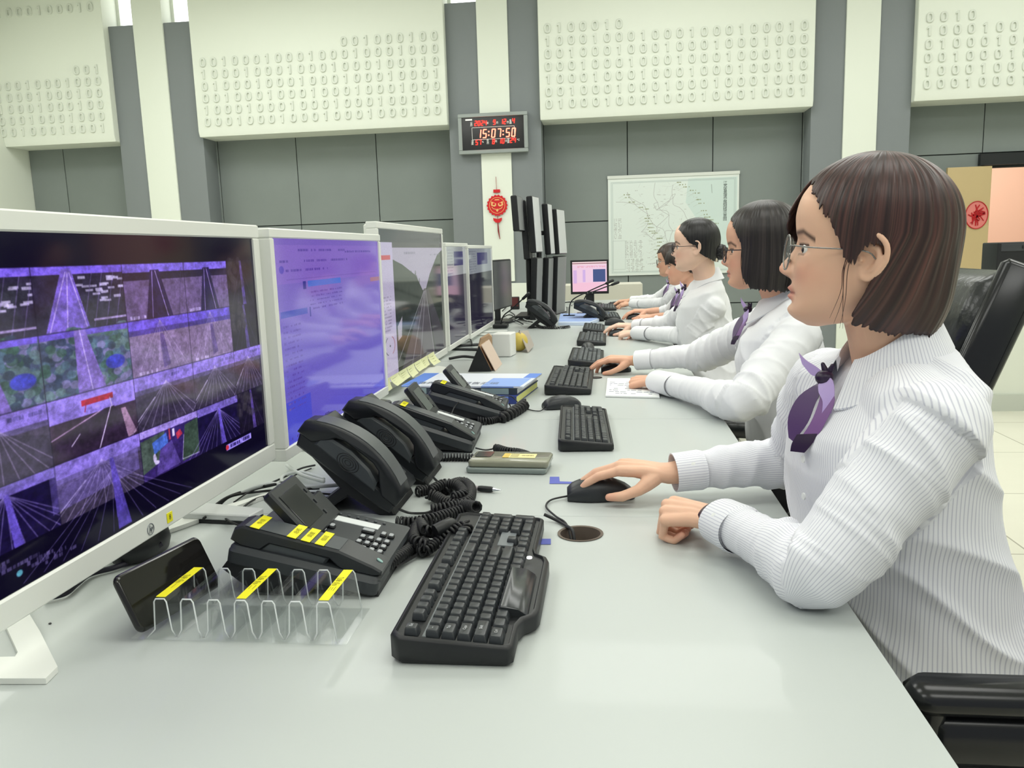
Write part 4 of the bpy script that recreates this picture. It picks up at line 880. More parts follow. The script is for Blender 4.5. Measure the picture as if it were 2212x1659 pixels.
def arch_phone(label, loc, rz, tilt, small=False, group='arched-handset desk phones'):
    t = thing('desk_phone', label, 'telephone', loc, rz, group)
    T = Matrix.Translation((0, .004, .012)) @ Matrix.Rotation(tilt, 4, 'X'); Wd, D = .165, .215
    b = MB(); b.T = T; b.prism([(0, -.006), (0, .012), (.01, .018), (D-.006, .026), (D, .018), (D-.01, -.012), (.02, -.010)], .0, Wd, 'x', bev=.004); obj('phone_body', b, PHB, t)
    f = MB(); f.prism([(.0, 0), (.004, .010), (.13, .115), (.15, .11), (.10, .05), (.165, .0), (.14, 0), (.085, .035), (.03, 0)], .012, Wd-.012, 'x', bev=.003); obj('stand_bracket', f, PHD, t)
    # cradle hump with speaker rings
    c = MB(); c.T = T; c.prism([(.045, .010), (.05, .026), (.075, .038), (.12, .044), (.16, .040), (.178, .028), (.18, .012)], -.004, .05, 'x', bev=.004); cr = obj('cradle', c, PHT, t)
    g = MB(); g.T = T @ Matrix.Translation((-.0042, .112, .024))
    for r in (.004, .0075, .011, .0145): g.tube([(0, cos(a)*r*1.5, sin(a)*r) for a in np.linspace(0, 2*pi, 30)], .0007, 4)
    obj('speaker_rings', g, PHD, cr)
    # arched handset
    top = []; bot = []
    for u in np.linspace(0, 1, 15):
        y = u*(D+.004)-.002; zt = .036+.038*sin(pi*u)**.75; top.append((y, zt))
    for u in np.linspace(1, 0, 15):
        y = u*(D+.004)-.002
        e = min(u, 1-u); zb = .012 if e < .19 else .012+.034*min(1, (e-.19)/.12)**.7+.006*sin(pi*u)
        bot.append((y, zb))
    h = MB(); h.T = T; h.prism(top+bot, -.006, .052, 'x', bev=.0045); hs = obj('handset', h, PHB, t, smooth=50)
    h = MB(); h.T = T; pts = [(p[0], p[1]+.0012) for p in top[1:-1]]; h.prism(pts+[(p[0], p[1]-.0015) for p in pts[::-1]], -.001, .047, 'x'); obj('handset_top', h, PHT, hs, smooth=60)
    # keys right of the handset
    for i in range(3):
        for j in range(4 if not small else 2):
            k = MB(); k.T = T; k.rbox((.078+.027*i, .03+.02*j, .0215), (.016, .010, .004), .003, .001); obj('key', k, GRYP, t)
    k = MB(); k.T = T; k.lathe([(.0055, 0), (.0055, .004), (.001, .0045)], 12, (.068, .055, .0205)); obj('round_button', k, mat('pale_button', 'c9cdd0', .35), t)
    k = MB(); k.T = T; k.rbox((.11, .135, .024), (.085, .05, .004), .003, .001); obj('display_window', k, mat('lcd_dark'), t)
    k = MB(); k.T = T; k.rbox((.075, .195, .0275), (.026, .016, .001), .001, .0004); obj('yellow_label', k, YEL, t)
    return t
phA = display_phone('nearest display phone with four yellow labels on its handset', (-.318, 1.018, ZD), radians(91), radians(13), labels=4)
phB = arch_phone('tilted black phone with an arched handset, nearer of the touching pair', (-.385, 1.355, ZD), radians(90), radians(39))
phC_ = arch_phone('tilted black phone with an arched handset, farther of the touching pair', (-.368, 1.548, ZD), radians(90), radians(39))
phD = display_phone('display phone with one yellow label, just behind the arched-handset phones', (-.322, 1.82, ZD), radians(93), radians(19))
phE = display_phone('display phone touching the blue and white books, farthest with a screen', (-.295, 2.17, ZD), radians(93), radians(17))
phF = arch_phone('black phone with an upright arched handset beyond the fruit bowl', (-.33, 4.86, ZD), radians(90), radians(38), True)
phG = arch_phone('far black phone in front of the pink-page monitor', (-.035, 5.25, ZD), radians(92), radians(25), True)
def cord(parent, pts, **k):
    o = obj('coiled_cord', coil(pts, **k), CORD, parent, smooth=180, world=True); return o
zz = ZD
def g(x, y, h=.008): return at(x, y, z=ZD+h)
cord(phA, [g(715, 1262, .01), g(740, 1272), g(790, 1258, .012), g(845, 1215, .016), g(885, 1185, .012), g(905, 1165, .012), g(925, 1180, .014)])
cord(phA, [g(925, 1182, .016), g(895, 1165, .024), g(905, 1130, .020), g(918, 1145, .03), g(945, 1150, .02), g(968, 1130, .026), g(985, 1142, .03), g(1003, 1150, .03), g(1008, 1135, .036), g(975, 1150, .03), g(940, 1175, .016), g(915, 1190, .012), g(900, 1170, .012)])
obj('cord_wrap', MB().tube(catmull([g(940, 1148, .034), g(962, 1137, .038), g(975, 1133, .036)], 4), .011, 12), BLK, phA, world=True)
obj('cord_lead', MB().tube(catmull([g(855, 1225, .01), g(890, 1205, .006), g(920, 1185, .012)], 6), .0022, 6), CORD, phA, world=True)
obj('cord_lead', MB().tube(catmull([g(862, 1100, .02), g(885, 1108, .006), g(920, 1108, .006), g(940, 1100, .012)], 6), .0025, 6), CORD, phB, world=True)
cord(phB, [g(860, 1128, .008), g(890, 1130), g(930, 1122, .010), g(980, 1108, .010), g(1010, 1100, .012), g(1030, 1096, .014)], rc=.009)
cord(phB, [g(1030, 1096, .026), g(1000, 1092, .016), g(960, 1098, .014), g(930, 1102, .012)], rc=.009)
obj('cord_lead', MB().tube(catmull([g(935, 1030, .03), g(950, 1045, .008), g(965, 1052, .008)], 6), .0025, 6), CORD, phC_, world=True)
cord(phC_, [g(900, 1062, .010), g(930, 1058), g(960, 1062, .012), g(975, 1048, .016), g(1000, 1042, .010), g(1016, 1055, .010), g(1012, 1080, .010), g(990, 1090, .010), g(965, 1086, .010), g(945, 1075, .012), g(925, 1066, .018)], rc=.009)
cord(phC_, [g(930, 1060, .022), g(960, 1045, .026), g(990, 1050, .024), g(1000, 1068, .020), g(975, 1075, .02)], rc=.008)
obj('cord_lead', MB().tube(catmull([g(1028, 968, .016), g(1050, 972, .004), g(1075, 967, .006)], 6), .002, 6), CORD, phD, world=True)
cord(phD, [g(1072, 968), g(1095, 975), g(1120, 978), g(1140, 985), g(1136, 992), g(1110, 992)], rc=.0085)
cord(phD, [g(925, 988, .007), g(960, 988), g(1000, 988), g(1035, 989)], rc=.007)
cord(phE, [g(1032, 908, .012), g(1055, 910), g(1075, 905), g(1085, 900, .012)], rc=.0085)
cord(phE, [g(1080, 905, .012), g(1100, 895, .014), g(1118, 885, .014), g(1135, 873, .016)], rc=.012, rw=.006, pitch=.022)
obj('cord_lead', MB().tube(catmull([g(1100, 872, .03), g(1104, 885, .006), g(1092, 900, .012)], 6), .002, 6), CORD, phE, world=True)
for ph, pts in ((phF, [(-.44, 4.9, ZD+.02), (-.40, 4.84, ZD+.008), (-.3, 4.8, ZD+.008), (-.24, 4.86, ZD+.006)]),): cord(ph, pts, rc=.007, pitch=.012)
# gooseneck microphones by the far phones
for lab, p0, p1 in (('thin gooseneck microphone slanting across the pink-page monitor', (-.20, 5.5, ZD), [at(1235, 650, y=5.5), at(1270, 630, y=5.5), at(1310, 612, y=5.5)]),
                    ('second gooseneck microphone below the first, in front of the beige chair', (-.12, 5.7, ZD), [at(1265, 640, y=5.7), at(1295, 625, y=5.7), at(1322, 615, y=5.7)]),
                    ('black gooseneck microphone leaning over the wires beside the edge-on monitor', (-.62, 4.95, ZD), [at(1088, 682, y=4.95), at(1105, 668, y=4.95), at(1130, 645, y=4.95)])):
    t = thing('gooseneck_microphone', lab, 'microphone', p0, 0, 'gooseneck microphones')
    q = [tuple(p) for p in p1]; b0 = Vector((q[0][0]-.02, q[0][1], ZD))
    t.location = b0
    obj('microphone_base', MB().rbox((b0.x, b0.y, ZD+.012), (.09, .1, .024), .01, .005), BLK, t, world=True)
    obj('gooseneck', MB().tube(catmull([(b0.x, b0.y, ZD+.02)]+q, 6), .004, 8), CORD, t, world=True)
    d = (Vector(q[2])-Vector(q[1])).normalized(); obj('microphone_head', MB().cap_tube([Vector(q[2]), Vector(q[2])+d*.045], [.009, .010], 10), BLK, t, world=True)
# ================================================================== clear rack with a dark phone in it
ACR = clear_sheet('clear_acrylic', (.99, .995, .995, 1), .09)
ACE = mat('acrylic_edge', 'f4f8f7', .12, alpha=.75)
rk = thing('acrylic_phone_rack', 'clear acrylic seven-slot rack with three yellow labels', 'rack', (-.552, .885, ZD), 0)
SX = .0345; RH = .052; RD = .098; th = .0022
path = [(-.035, 0), (-.035, .0), ]
path = []
x = 0.0
path += [(-.02, .0)]
for i in range(7):
    xc = i*SX-.0
    path += [(xc-.009, .012), (xc-.0065, RH-.004), (xc-.004, RH), (xc+.007, RH), (xc+.0095, RH-.004), (xc+.013, .012)]
    if i < 6: path += [(xc+.0175, .003), (xc+.0205, .003)]
path = path[1:]; path[-1] = (6*SX+.016, .0)
path = [(path[0][0]-.012, .0)]+path
def sheet(path, th, y0, y1, inset=0):
    up = []; dn = []
    for i, p in enumerate(path):
        a = Vector(path[max(0, i-1)]); b = Vector(path[min(len(path)-1, i+1)]); d = (b-a).normalized(); n_ = Vector((-d.y, d.x)); up.append(tuple(Vector(p)+n_*th/2)); dn.append(tuple(Vector(p)-n_*th/2))
    n = len(path); return up, dn
up, dn = sheet(path, th, 0, RD)
mb = MB(); n = len(path); sh = -.02
V = []
for y in (0, RD):
    for q in (up, dn): V += [(p[0]+.0*y, y, p[1]+.0015) for p in q]
F = []
for i in range(n-1):
    F += [[i, i+1, 2*n+i+1, 2*n+i], [n+i, 3*n+i, 3*n+i+1, n+i+1], [i, n+i, n+i+1, i+1], [2*n+i, 2*n+i+1, 3*n+i+1, 3*n+i]]
F += [[0, 2*n, 3*n, n], [n-1, 2*n-1, 4*n-1, 3*n-1]]
mb.add(V, F); obj('rack_sheet', mb, ACR, rk, smooth=20)
# bright cut edges of the sheet
for y in (.0, RD):
    e = MB(); e.tube([(p[0], y, p[1]+.0015) for p in path], .0010, 5); obj('cut_edge', e, ACE, rk, smooth=180)
b = MB(); b.rbox((3*SX-.008, RD/2, .0008), (6*SX+.07, RD+.004, .0012), .002, .0005); obj('base_plate', b, ACR, rk)
for i, w in ((0, '一号机'), (3, '二号机'), (6, '三号机')):
    y = MB(); y.rbox((i*SX+.0015, RD/2, RH+.0032), (.0125, RD-.004, .0006), .0005, .0002); o = obj('yellow_label', y, YEL, rk)
    vs, fs = text_mesh(w, .009); q = MB(); q.add([(i*SX+.0015-v.y, RD/2+.0+v.x*1.6, RH+.0038) for v in vs], fs); obj('label_writing', q, mat('label_ink'), o)
t = thing('dark_phone', 'black tablet-like handset leaning on its long edge in the left end of the rack', 'phone', (-.575, .882, ZD+.003), 0)
c0 = Vector((-.577, .878, ZD+.006)); dy = Vector((.03, .150, 0)).normalized(); du = Vector((-.038, .012, .082)); du = (du-dy*du.dot(dy)).normalized(); nn = dy.cross(du)
Rm = Matrix((dy, du, nn)).transposed()
b = MB(); b.rbox(c0+dy*.078+du*.042+nn*.0, (.156, .078, .0105), .011, .0035, R=Rm, seg=5); o = obj('phone_case', b, mat('phone_gloss_black', '141312', .16, coat=.4), t, world=True, smooth=60)
b = MB(); b.rbox(c0+dy*.078+du*.042-nn*.0055*(1 if nn.x < 0 else -1), (.148, .070, .0004), .008, .0001, R=Rm, seg=5); obj('glass_face', b, mat('glass_black', '1c1b1a', .08), t, world=True)
# ================================================================== phones lying on the desk, pen, tape marks
def slab(name, label, cat, c, d, ang, m, group=None, r=.01):
    t = thing(name, label, cat, (c[0], c[1], c[2]), ang, group); obj('phone_case', MB().rbox((0, 0, d[2]/2), d, r, .0025, seg=5), m, t, smooth=60); return t
CASE = mat('clear_case_olive', '8e8f7c', .22, coat=.3); CASE2 = mat('grey_case', '7f8a86', .25, coat=.3)
ang = radians(-4)
s1 = slab('smartphone', 'lower smartphone of the stacked pair beside the coiled cord', 'phone', (-.218, 1.685, ZD), (.172, .088, .012), ang, CASE2)
s2 = slab('smartphone', 'upper smartphone with a yellow paper label, lying on another phone', 'phone', (-.214, 1.688, ZD+.0125), (.172, .086, .014), ang, CASE)
s2l = obj('paper_label', MB().rbox((.02, .004, .0145), (.068, .034, .0006), .001, .0002), mat('pale_yellow_label', 'eee3a0', .6), s2)
obj('yellow_band', MB().rbox((-.010, .004, .0149), (.014, .036, .0004), .001, .0001), mat('amber_label', 'dcbf5c', .5), s2); obj('camera_island', MB().rbox((-.06, .012, .0148), (.036, .045, .0016), .006, .0005), mat('dark_glass', '3a3d38', .12), s2)
b = MB()
for k in range(5): b.rbox((.008+.0, -.006+.005*k, .0150), (.018, .0008, .0002), .0001, .00005)
vs, fs = text_mesh('测试机', .010); b.add([(v.x*.9+.036, v.y+.004, .0151) for v in vs], fs)
obj('label_writing', b, mat('ink_dark'), s2l)
p0 = at(975, 1050, z=ZD+.006); p1 = at(1083, 1059, z=ZD+.006); t = thing('pen', 'clear ballpoint pen with a black rubber grip and silver tip', 'pen', (p0.x, p0.y, ZD), 0)
d = (p1-p0).normalized(); Lp = (p1-p0).length
obj('pen_barrel', MB().tube([p0, p0+d*Lp*.55], .005, 12), mat('pen_barrel', 'a9a3a6', .15, coat=.3), t, world=True); obj('rubber_grip', MB().tube([p0+d*Lp*.55, p0+d*Lp*.60, p0+d*Lp*.8, p0+d*Lp*.84], [.0053, .006, .006, .0045], 12), BLK, t, world=True)
obj('pen_tip', MB().tube([p0+d*Lp*.84, p0+d*Lp*.95, p0+d*Lp], [.0042, .0015, .0005], 10), mat('chrome', 'c8ccd0', .15, metal=1), t, world=True)
BT = mat('blue_tape', '5a63b8', .6)
for lab, pts in (('small blue tape mark beside the nearest keyboard', [(1168, 1164), (1190, 1164), (1190, 1176), (1168, 1176)]),
                 ('L-shaped blue tape mark beside the stacked smartphones', [(1188, 1030), (1208, 1030), (1209, 1040), (1240, 1041), (1238, 1045), (1187, 1045)]),
                 ('thin blue tape mark above the multimedia keyboard', [(1225, 794), (1252, 794), (1252, 798), (1224, 798)])):
    q = [at(x, y, z=ZD) for x, y in pts]; tag(obj('tape_mark', MB().prism([(p.x, p.y) for p in q], ZD, ZD+.0003, 'z'), BT), lab, 'tape mark', 'blue tape marks on the desk')
tag(obj('desk_speck', MB().lathe([(.002, 0), (.0015, .001)], 10, tuple(at(108, 1347, z=ZD))), BLK), 'tiny dark speck on the desk near the monitor foot', 'speck')
# black puck speaker with its cable below the first monitor
t = thing('webcam_puck', 'black rounded device under the first monitor with a thick cable', 'device', (-.748, 1.165, ZD), radians(0))
obj('puck_shell', MB().lathe([(.03, 0), (.046, .004), (.05, .018), (.047, .034), (.036, .044), (.01, .047)], 28, (0, 0, 0), sx=.8, sy=1.2), BLK, t, smooth=60)
obj('puck_cable', MB().tube(catmull([(-.748+.04, 1.16, ZD+.02)]+[at(x, y, z=ZD+.006) for x, y in ((300, 1205), (250, 1225), (195, 1240), (165, 1262), (140, 1282), (95, 1293))], 8), .0042, 8), mat('cable_navy', '1c1a28', .45), t, world=True)
# ================================================================== books, calendar stands, boxes, fruit
t = thing('ring_binder_book', 'top blue and white report of the stack behind the phones', 'book', (0, 0, 0), 0)
def book(name, label, corners, z0, h, cover, page, spine_lab=True, col2='5f86d8'):
    t = thing(name, label, 'book', (corners[0].x, corners[0].y, z0), 0, 'reports stacked behind the phones')
    q = [(p.x, p.y) for p in corners]; c = sum((Vector(p) for p in q), Vector((0, 0)))/4; ins = [tuple(c+(Vector(p)-c)*.985) for p in q]
    obj('pages', MB().prism(ins, z0+.0018, z0+h-.0018, 'z'), page, t, world=True)
    cv = MB(); cv.prism(q, z0, z0+.0016, 'z'); cv.prism(q, z0+h-.0016, z0+h, 'z')
    a, b = Vector(q[0]), Vector(q[1]); n_ = Vector(((b-a).y, -(b-a).x)).normalized()*.0012
    cv.loft([[(a.x, a.y, z0), (b.x, b.y, z0), (b.x, b.y, z0+h), (a.x, a.y, z0+h)], [(a.x+n_.x, a.y+n_.y, z0), (b.x+n_.x, b.y+n_.y, z0), (b.x+n_.x, b.y+n_.y, z0+h), (a.x+n_.x, a.y+n_.y, z0+h)]])
    obj('cover', cv, cover, t, world=True)
    for u0, u1 in ((.0, .13), (.66, .92)):
        sp = MB(); A = a.lerp(b, u0)+n_*1.1; B = a.lerp(b, u1)+n_*1.1; C_ = n_*.3
        sp.loft([[(A.x, A.y, z0+.001), (B.x, B.y, z0+.001), (B.x, B.y, z0+h-.001), (A.x, A.y, z0+h-.001)], [(A.x+C_.x, A.y+C_.y, z0+.001), (B.x+C_.x, B.y+C_.y, z0+.001), (B.x+C_.x, B.y+C_.y, z0+h-.001), (A.x+C_.x, A.y+C_.y, z0+h-.001)]])
        obj('spine_blue_patch', sp, mat('spine_'+col2, col2, .4), t, world=True)
    if spine_lab:
        w = MB(); vs, fs = text_mesh(spine_lab, h*.5); e_ = (b-a).normalized(); m_ = a.lerp(b, .42)+n_*1.5
        w.add([(m_.x+e_.x*v.x, m_.y+e_.y*v.x, z0+h*.5+v.y) for v in vs], fs); obj('spine_writing', w, mat('spine_ink', '6d7280', .7), t, world=True)
    return t
bpy.data.objects.remove(t)
CVW = mat('cover_white', 'e3e8f0', .35); CVB = mat('cover_navy', '3b4a8e', .35); PGY = mat('pages_yellowish', 'dfe08a', .7); PGW = mat('pages_white', 'e9ebe9', .7); CVG = mat('cover_dark', '3c4650', .4)
C = lambda x0, y0, x1, y1, D_, tw=0: [Vector((x0, y0, 0)), Vector((x1, y1, 0)), Vector((x1+.02+tw, y1+D_, 0)), Vector((x0+tw, y0+D_, 0))]
book('report_book', 'bottom report of the stack behind the phones, yellow page edges', C(-.60, 2.475, -.285, 2.43, .30, .02), ZD, .024, CVB, PGY, None, '7f9be6')
book('report_book', 'second report from the bottom of the stack, white spine', C(-.62, 2.49, -.285, 2.455, .27, .02), ZD+.0245, .020, CVG, PGW, '公路运行监测', '93a8a4')
tb_ = C(-.66, 2.50, -.265, 2.455, .26, .015)
t = book('report_book', 'thin blue and white brochure lying on top of the reports behind the phones', tb_, ZD+.045, .005, CVW, PGW, None, '5f8ae0')
def on_cover(u0, u1, v0, v1, h=.0006):
    A = lambda u, v: (tb_[0].lerp(tb_[1], u)).lerp(tb_[3].lerp(tb_[2], u), v)
    return MB().prism([(p.x, p.y) for p in (A(u0, v0), A(u1, v0), A(u1, v1), A(u0, v1))], ZD+.050, ZD+.050+h, 'z')
obj('cover_blue_patch', on_cover(.0, .13, .0, 1.0), _M['spine_5f8ae0'], t, world=True); obj('cover_blue_patch', on_cover(.66, .97, .0, .60), mat('cover_sky', '8fb0ee', .4), t, world=True); obj('cover_blue_patch', on_cover(.90, 1.0, .64, 1.0), _M['spine_5f8ae0'], t, world=True)
vs, fs = text_mesh('公路养护年度报告汇编', .030); e_ = (tb_[1]-tb_[0]).normalized(); v_ = (tb_[3]-tb_[0]).normalized(); m_ = tb_[0].lerp(tb_[1], .40)+v_*.05
w = MB(); w.add([(m_.x+e_.x*v.x+v_.x*v.y*1.6, m_.y+e_.y*v.x+v_.y*v.y*1.6, ZD+.0507) for v in vs], fs); obj('cover_title', w, mat('spine_ink', '6d7280', .7), t, world=True)
# triangular calendar stands
KR = mat('kraft_card', 'c9a887', .6); 
t = thing('tent_calendar', 'black-ended kraft tent calendar standing nearest to the books', 'calendar', (-.507, 3.12, ZD), radians(0))
pa, pb, pc = at(1013, 802, z=ZD), at(1063, 802, z=ZD), at(1037, 745, y=3.14)
b = MB(); b.prism([(-.047, 0), (.046, 0), (.0, pc.z-ZD)], 0, .004, 'y'); obj('black_end', b, mat('black_card', '17181b', .5), t)
b = MB(); b.prism([(-.045, .001), (.044, .001), (.0, pc.z-ZD-.002)], .004, .20, 'y'); obj('calendar_body', b, KR, t)
b = MB(); b.prism([(.058, .0), (.061, .0), (.010, pc.z-ZD-.0), (.007, pc.z-ZD)], .01, .21, 'y'); obj('calendar_page', b, mat('page_pinkish', 'd9c3b3', .5), t)
t = thing('white_cube_box', 'small white cube box between the calendar and the yellow fruit', 'box', (-.478, 3.555, ZD), radians(-8)); q = .103
obj('box_shell', MB().rbox((.0, .05, q/2), (.085, .10, q), .006, .004), mat('white_card', 'e9eae6', .5), t)
t = thing('mango', 'round yellow fruit standing behind the white cube box', 'fruit', (-.42, 3.76, ZD))
obj('fruit_flesh', MB().sph((0, 0, .044), (.04, .042, .044), 14), mat('yellow_fruit', 'dcc35e', .5, noise=(30, .25), bump=(40, .3, .004)), t, smooth=180); obj('stem', MB().tube([(0, 0, .085), (.003, 0, .096)], .003, 6), mat('stem_brown', '6a5432', .7), t)
t = thing('orange_fruit', 'blushed peach-coloured fruit half hidden behind the white cube box', 'fruit', (-.50, 3.80, ZD))
obj('fruit_flesh', MB().sph((0, 0, .040), (.05, .045, .040), 14), mat('peach_fruit', 'd8a678', .5, noise=(20, .2)), t, smooth=180); obj('stem', MB().tube([(0, 0, .078), (.002, 0, .084)], .003, 6), _M['stem_brown'], t)
t = thing('photo_card', 'small leaning photo card beside the yellow fruit', 'card', (-.372, 3.72, ZD), 0)
b = MB(); a_, b_, c_, d_ = at(1140, 762, z=ZD+.001), at(1152, 747, z=ZD+.01), at(1139, 714, y=3.9), at(1121, 716, y=3.75)
n_ = (b_-a_).cross(d_-a_).normalized()*.004; b.loft([[a_, b_, c_, d_], [a_+n_, b_+n_, c_+n_, d_+n_]]); obj('card_face', b, mat('card_taupe', 'b5aca2', .45), t, world=True)
b = MB(); m_ = (a_+b_+c_+d_)/4; b.loft([[m_+(p-m_)*.8-n_*.02 for p in (a_, b_, c_, d_)], [m_+(p-m_)*.8-n_*.15 for p in (a_, b_, c_, d_)]]); obj('card_picture', b, mat('card_picture', 'a09a90', .4, noise=(40, .3)), t, world=True)
t = thing('kraft_envelope', 'crumpled kraft paper piece beside the fruit', 'paper', (-.56, 3.7, ZD), radians(20))
b = MB(); b.prism([(-.05, 0), (.04, 0), (.05, .05), (.01, .09), (-.03, .07)], 0, .03, 'y', bev=.004); obj('paper_fold', b, KR, t)
# row of yellow notes under the third monitor
STK = mat('pale_yellow_note', 'dfe2b4', .7); STI = mat('note_ink', '9aa06a', .8); rg = np.random.default_rng(9)
for k in range(8):
    px = 858+k*15.0; pz = 838-k*9.5
    base = at(px, pz+ (4 if k else 0), x=-.727); w = .112 if k else .13
    t = thing('sticky_note', ['pale yellow note hanging under the third monitor, nearest one', 'pale yellow note hanging under the third monitor, second one', 'third pale yellow note under the third monitor', 'fourth pale yellow note under the third monitor', 'fifth pale yellow note under the third monitor', 'sixth pale yellow note under the third monitor', 'seventh pale yellow note under the third monitor', 'farthest pale yellow note under the third monitor'][k], 'note', (-.726, 2.43+.115*k, .80), radians(90), 'yellow notes under the third monitor')
    h = (.030 if k else .028)+.008*rg.random()+(.0 if k < 6 else .006); tw = rg.uniform(-.006, .006); cur = .012+.012*rg.random()
    rg_ = []
    for u in np.linspace(0, 1, 7): rg_.append([(-w/2, -.0005-cur*u*u, .012-h*u), (w/2, -.0005-cur*u*u+tw*u, .012-h*u), (w/2, -.0012-cur*u*u+tw*u, .012-h*u), (-w/2, -.0012-cur*u*u, .012-h*u)])
    o = obj('note_sheet', MB().loft(rg_), STK, t, smooth=60)
    ib = MB()
    for r_ in range(3):
        u = .3+.22*r_; y = -.0016-cur*u*u; zz_ = .012-h*u
        ib.loft([[(-w*.35, y, zz_), (w*rg.uniform(.1, .36), y+tw*u, zz_), (w*.1, y+tw*u-.0003, zz_-.003), (-w*.35, y-.0003, zz_-.003)]], caps=(1, 0))
    obj('handwriting', ib, STI, o)
# small adaptor and thin lines on the desk
t = thing('power_adaptor', 'small dark adaptor lying under the second monitor', 'adaptor', tuple(at(828, 880, z=ZD)), radians(-30)); obj('adaptor_shell', MB().rbox((0, 0, .012), (.055, .03, .022), .008, .005), GRYP, t)
obj('adaptor_lead', MB().tube(catmull([at(815, 886, z=ZD+.008), at(840, 893, z=ZD+.004), at(868, 890, z=ZD+.004)], 6), .002, 6), CORD, t, world=True)
t = thing('notebook', 'open printed booklet under the second woman\'s left hand', 'booklet', (0, 0, 0))
q = [at(1308, 858, z=ZD), at(1425, 861, z=ZD), at(1420, 822, z=ZD), at(1312, 820, z=ZD)]; t.location = q[0]
obj('pages', MB().prism([(p.x, p.y) for p in q], ZD, ZD+.006, 'z', bev=.001), PAPER, t, world=True)
P = MB(); rg = np.random.default_rng(5)
for r_ in range(9):
    u = .1+.09*r_; x = .06
    while x < .85:
        w = rg.uniform(.03, .12); A = q[0].lerp(q[1], x); B = q[3].lerp(q[2], x); A2 = q[0].lerp(q[1], x+w); B2 = q[3].lerp(q[2], x+w)
        if rg.random() < .65: a1_, a2_, b1_, b2_ = A.lerp(B, u), A2.lerp(B2, u), A2.lerp(B2, u+.025), A.lerp(B, u+.025); P.add([(p.x, p.y, ZD+.0064) for p in (a1_, a2_, b1_, b2_)], [[0, 1, 2, 3]])
        x += w+.02
obj('printed_lines', P, mat('print_grey', '8b90a0', .7), t, world=True, smooth=0)
t = thing('paper_sheaf', 'pale blue papers lying under the far phone', 'papers', (-.2, 5.1, ZD)); q = [at(x, y, z=ZD) for x, y in ((1206, 703), (1275, 703), (1318, 684), (1210, 686))]
obj('sheets', MB().prism([(p.x, p.y) for p in q], ZD, ZD+.02, 'z', bev=.001), mat('pale_blue_paper', 'cfdcf2', .6), t, world=True); obj('blue_cover', MB().prism([(p.x, p.y+.05) for p in q], ZD+.0202, ZD+.024, 'z', bev=.001), mat('soft_blue_card', '9db4e4', .5), t, world=True)
t = thing('paper_cup', 'small white cup beside the far phone', 'cup', tuple(at(1232, 678, z=ZD))); obj('cup_wall', MB().lathe([(.026, 0), (.032, .055), (.030, .055), (.024, .003), (.001, .003)], 20), WHP, t)
t = thing('card_reader', 'small black box with a dark red face behind the wires', 'device', tuple(at(1113, 668, z=ZD))); obj('reader_box', MB().rbox((0, 0, .05), (.07, .05, .10), .005, .004), BLK, t); obj('red_face', MB().rbox((0, -.0265, .06), (.058, .002, .07), .002, .0005), mat('dark_red_face', '5c2a2a', .4), t)
# ================================================================== cables behind the monitors
rg = np.random.default_rng(31)
WC = mat('white_cable', 'cfd4d2', .4)
runs = [([(640, 1035), (600, 1045), (540, 1058), (490, 1075), (455, 1100)], .003, 0), ([(690, 1055), (620, 1058), (560, 1062), (500, 1072), (470, 1095), (440, 1120)], .0025, 0), ([(720, 1068), (640, 1064), (560, 1075), (520, 1100)], .002, 0),
        ([(700, 1035), (650, 1020), (610, 1030), (618, 1052), (650, 1060)], .0035, 1), ([(760, 1045), (700, 1050), (640, 1052), (580, 1045), (520, 1065)], .004, 1), ([(680, 1005), (650, 1012), (615, 1030), (570, 1050)], .0022, 0), ([(672, 1012), (640, 1025), (600, 1046), (545, 1060), (505, 1085)], .0016, 0),
        ([(540, 1145), (500, 1128), (470, 1112), (430, 1108)], .0018, 0), ([(740, 1085), (700, 1075), (650, 1085), (600, 1078)], .0022, 0), ([(620, 1005), (650, 1025), (700, 1040)], .004, 1),
        ([(985, 745), (1000, 738), (1015, 732), (1020, 745)], .004, 0), ([(970, 775), (1000, 770), (1030, 772), (1045, 765)], .006, 0), ([(1095, 640), (1105, 650), (1085, 672)], .004, 0),
        ([(1080, 690), (1100, 680), (1120, 690), (1150, 696)], .004, 0), ([(1085, 700), (1105, 690), (1130, 700)], .004, 0), ([(1090, 684), (1110, 692), (1125, 686), (1140, 694)], .003, 1), ([(1100, 672), (1112, 682), (1095, 690), (1080, 695)], .004, 0), ([(1180, 690), (1200, 680), (1225, 672), (1235, 660)], .005, 0), ([(1205, 672), (1215, 655), (1240, 652)], .005, 0)]
for i, (pp, r, w) in enumerate(runs):
    P = [at(x, y, z=ZD+.004+r+.006*(j % 2)) for j, (x, y) in enumerate(pp)]
    far = pp[0][0] > 900
    cable('%s cable lying %s' % ('white' if w else 'black', 'among the far wires beside the pole stand' if pp[0][0] > 1070 else 'beneath the fourth monitor' if far else 'behind the tilted phones under the second monitor'), P, r, m=WC if w else CORD, group='%s cables %s' % ('white' if w else 'black', 'by the pole stand' if pp[0][0] > 1070 else 'beneath the fourth monitor' if far else 'behind the phones'))
# flat grey box under the first monitor's edge
t = thing('flat_device', 'thin pale device with a black underside below the first monitor', 'device', tuple(at(420, 1126, z=ZD)), 0)
q = [at(x, y, z=ZD) for x, y in ((395, 1128), (540, 1135), (570, 1118), (440, 1105))]
obj('device_base', MB().prism([(p.x, p.y) for p in q], ZD, ZD+.006, 'z'), BLK, t, world=True); obj('device_top', MB().prism([(p.x, p.y) for p in q], ZD+.006, ZD+.018, 'z', bev=.002), mat('pale_device', 'cfd2d0', .4), t, world=True)
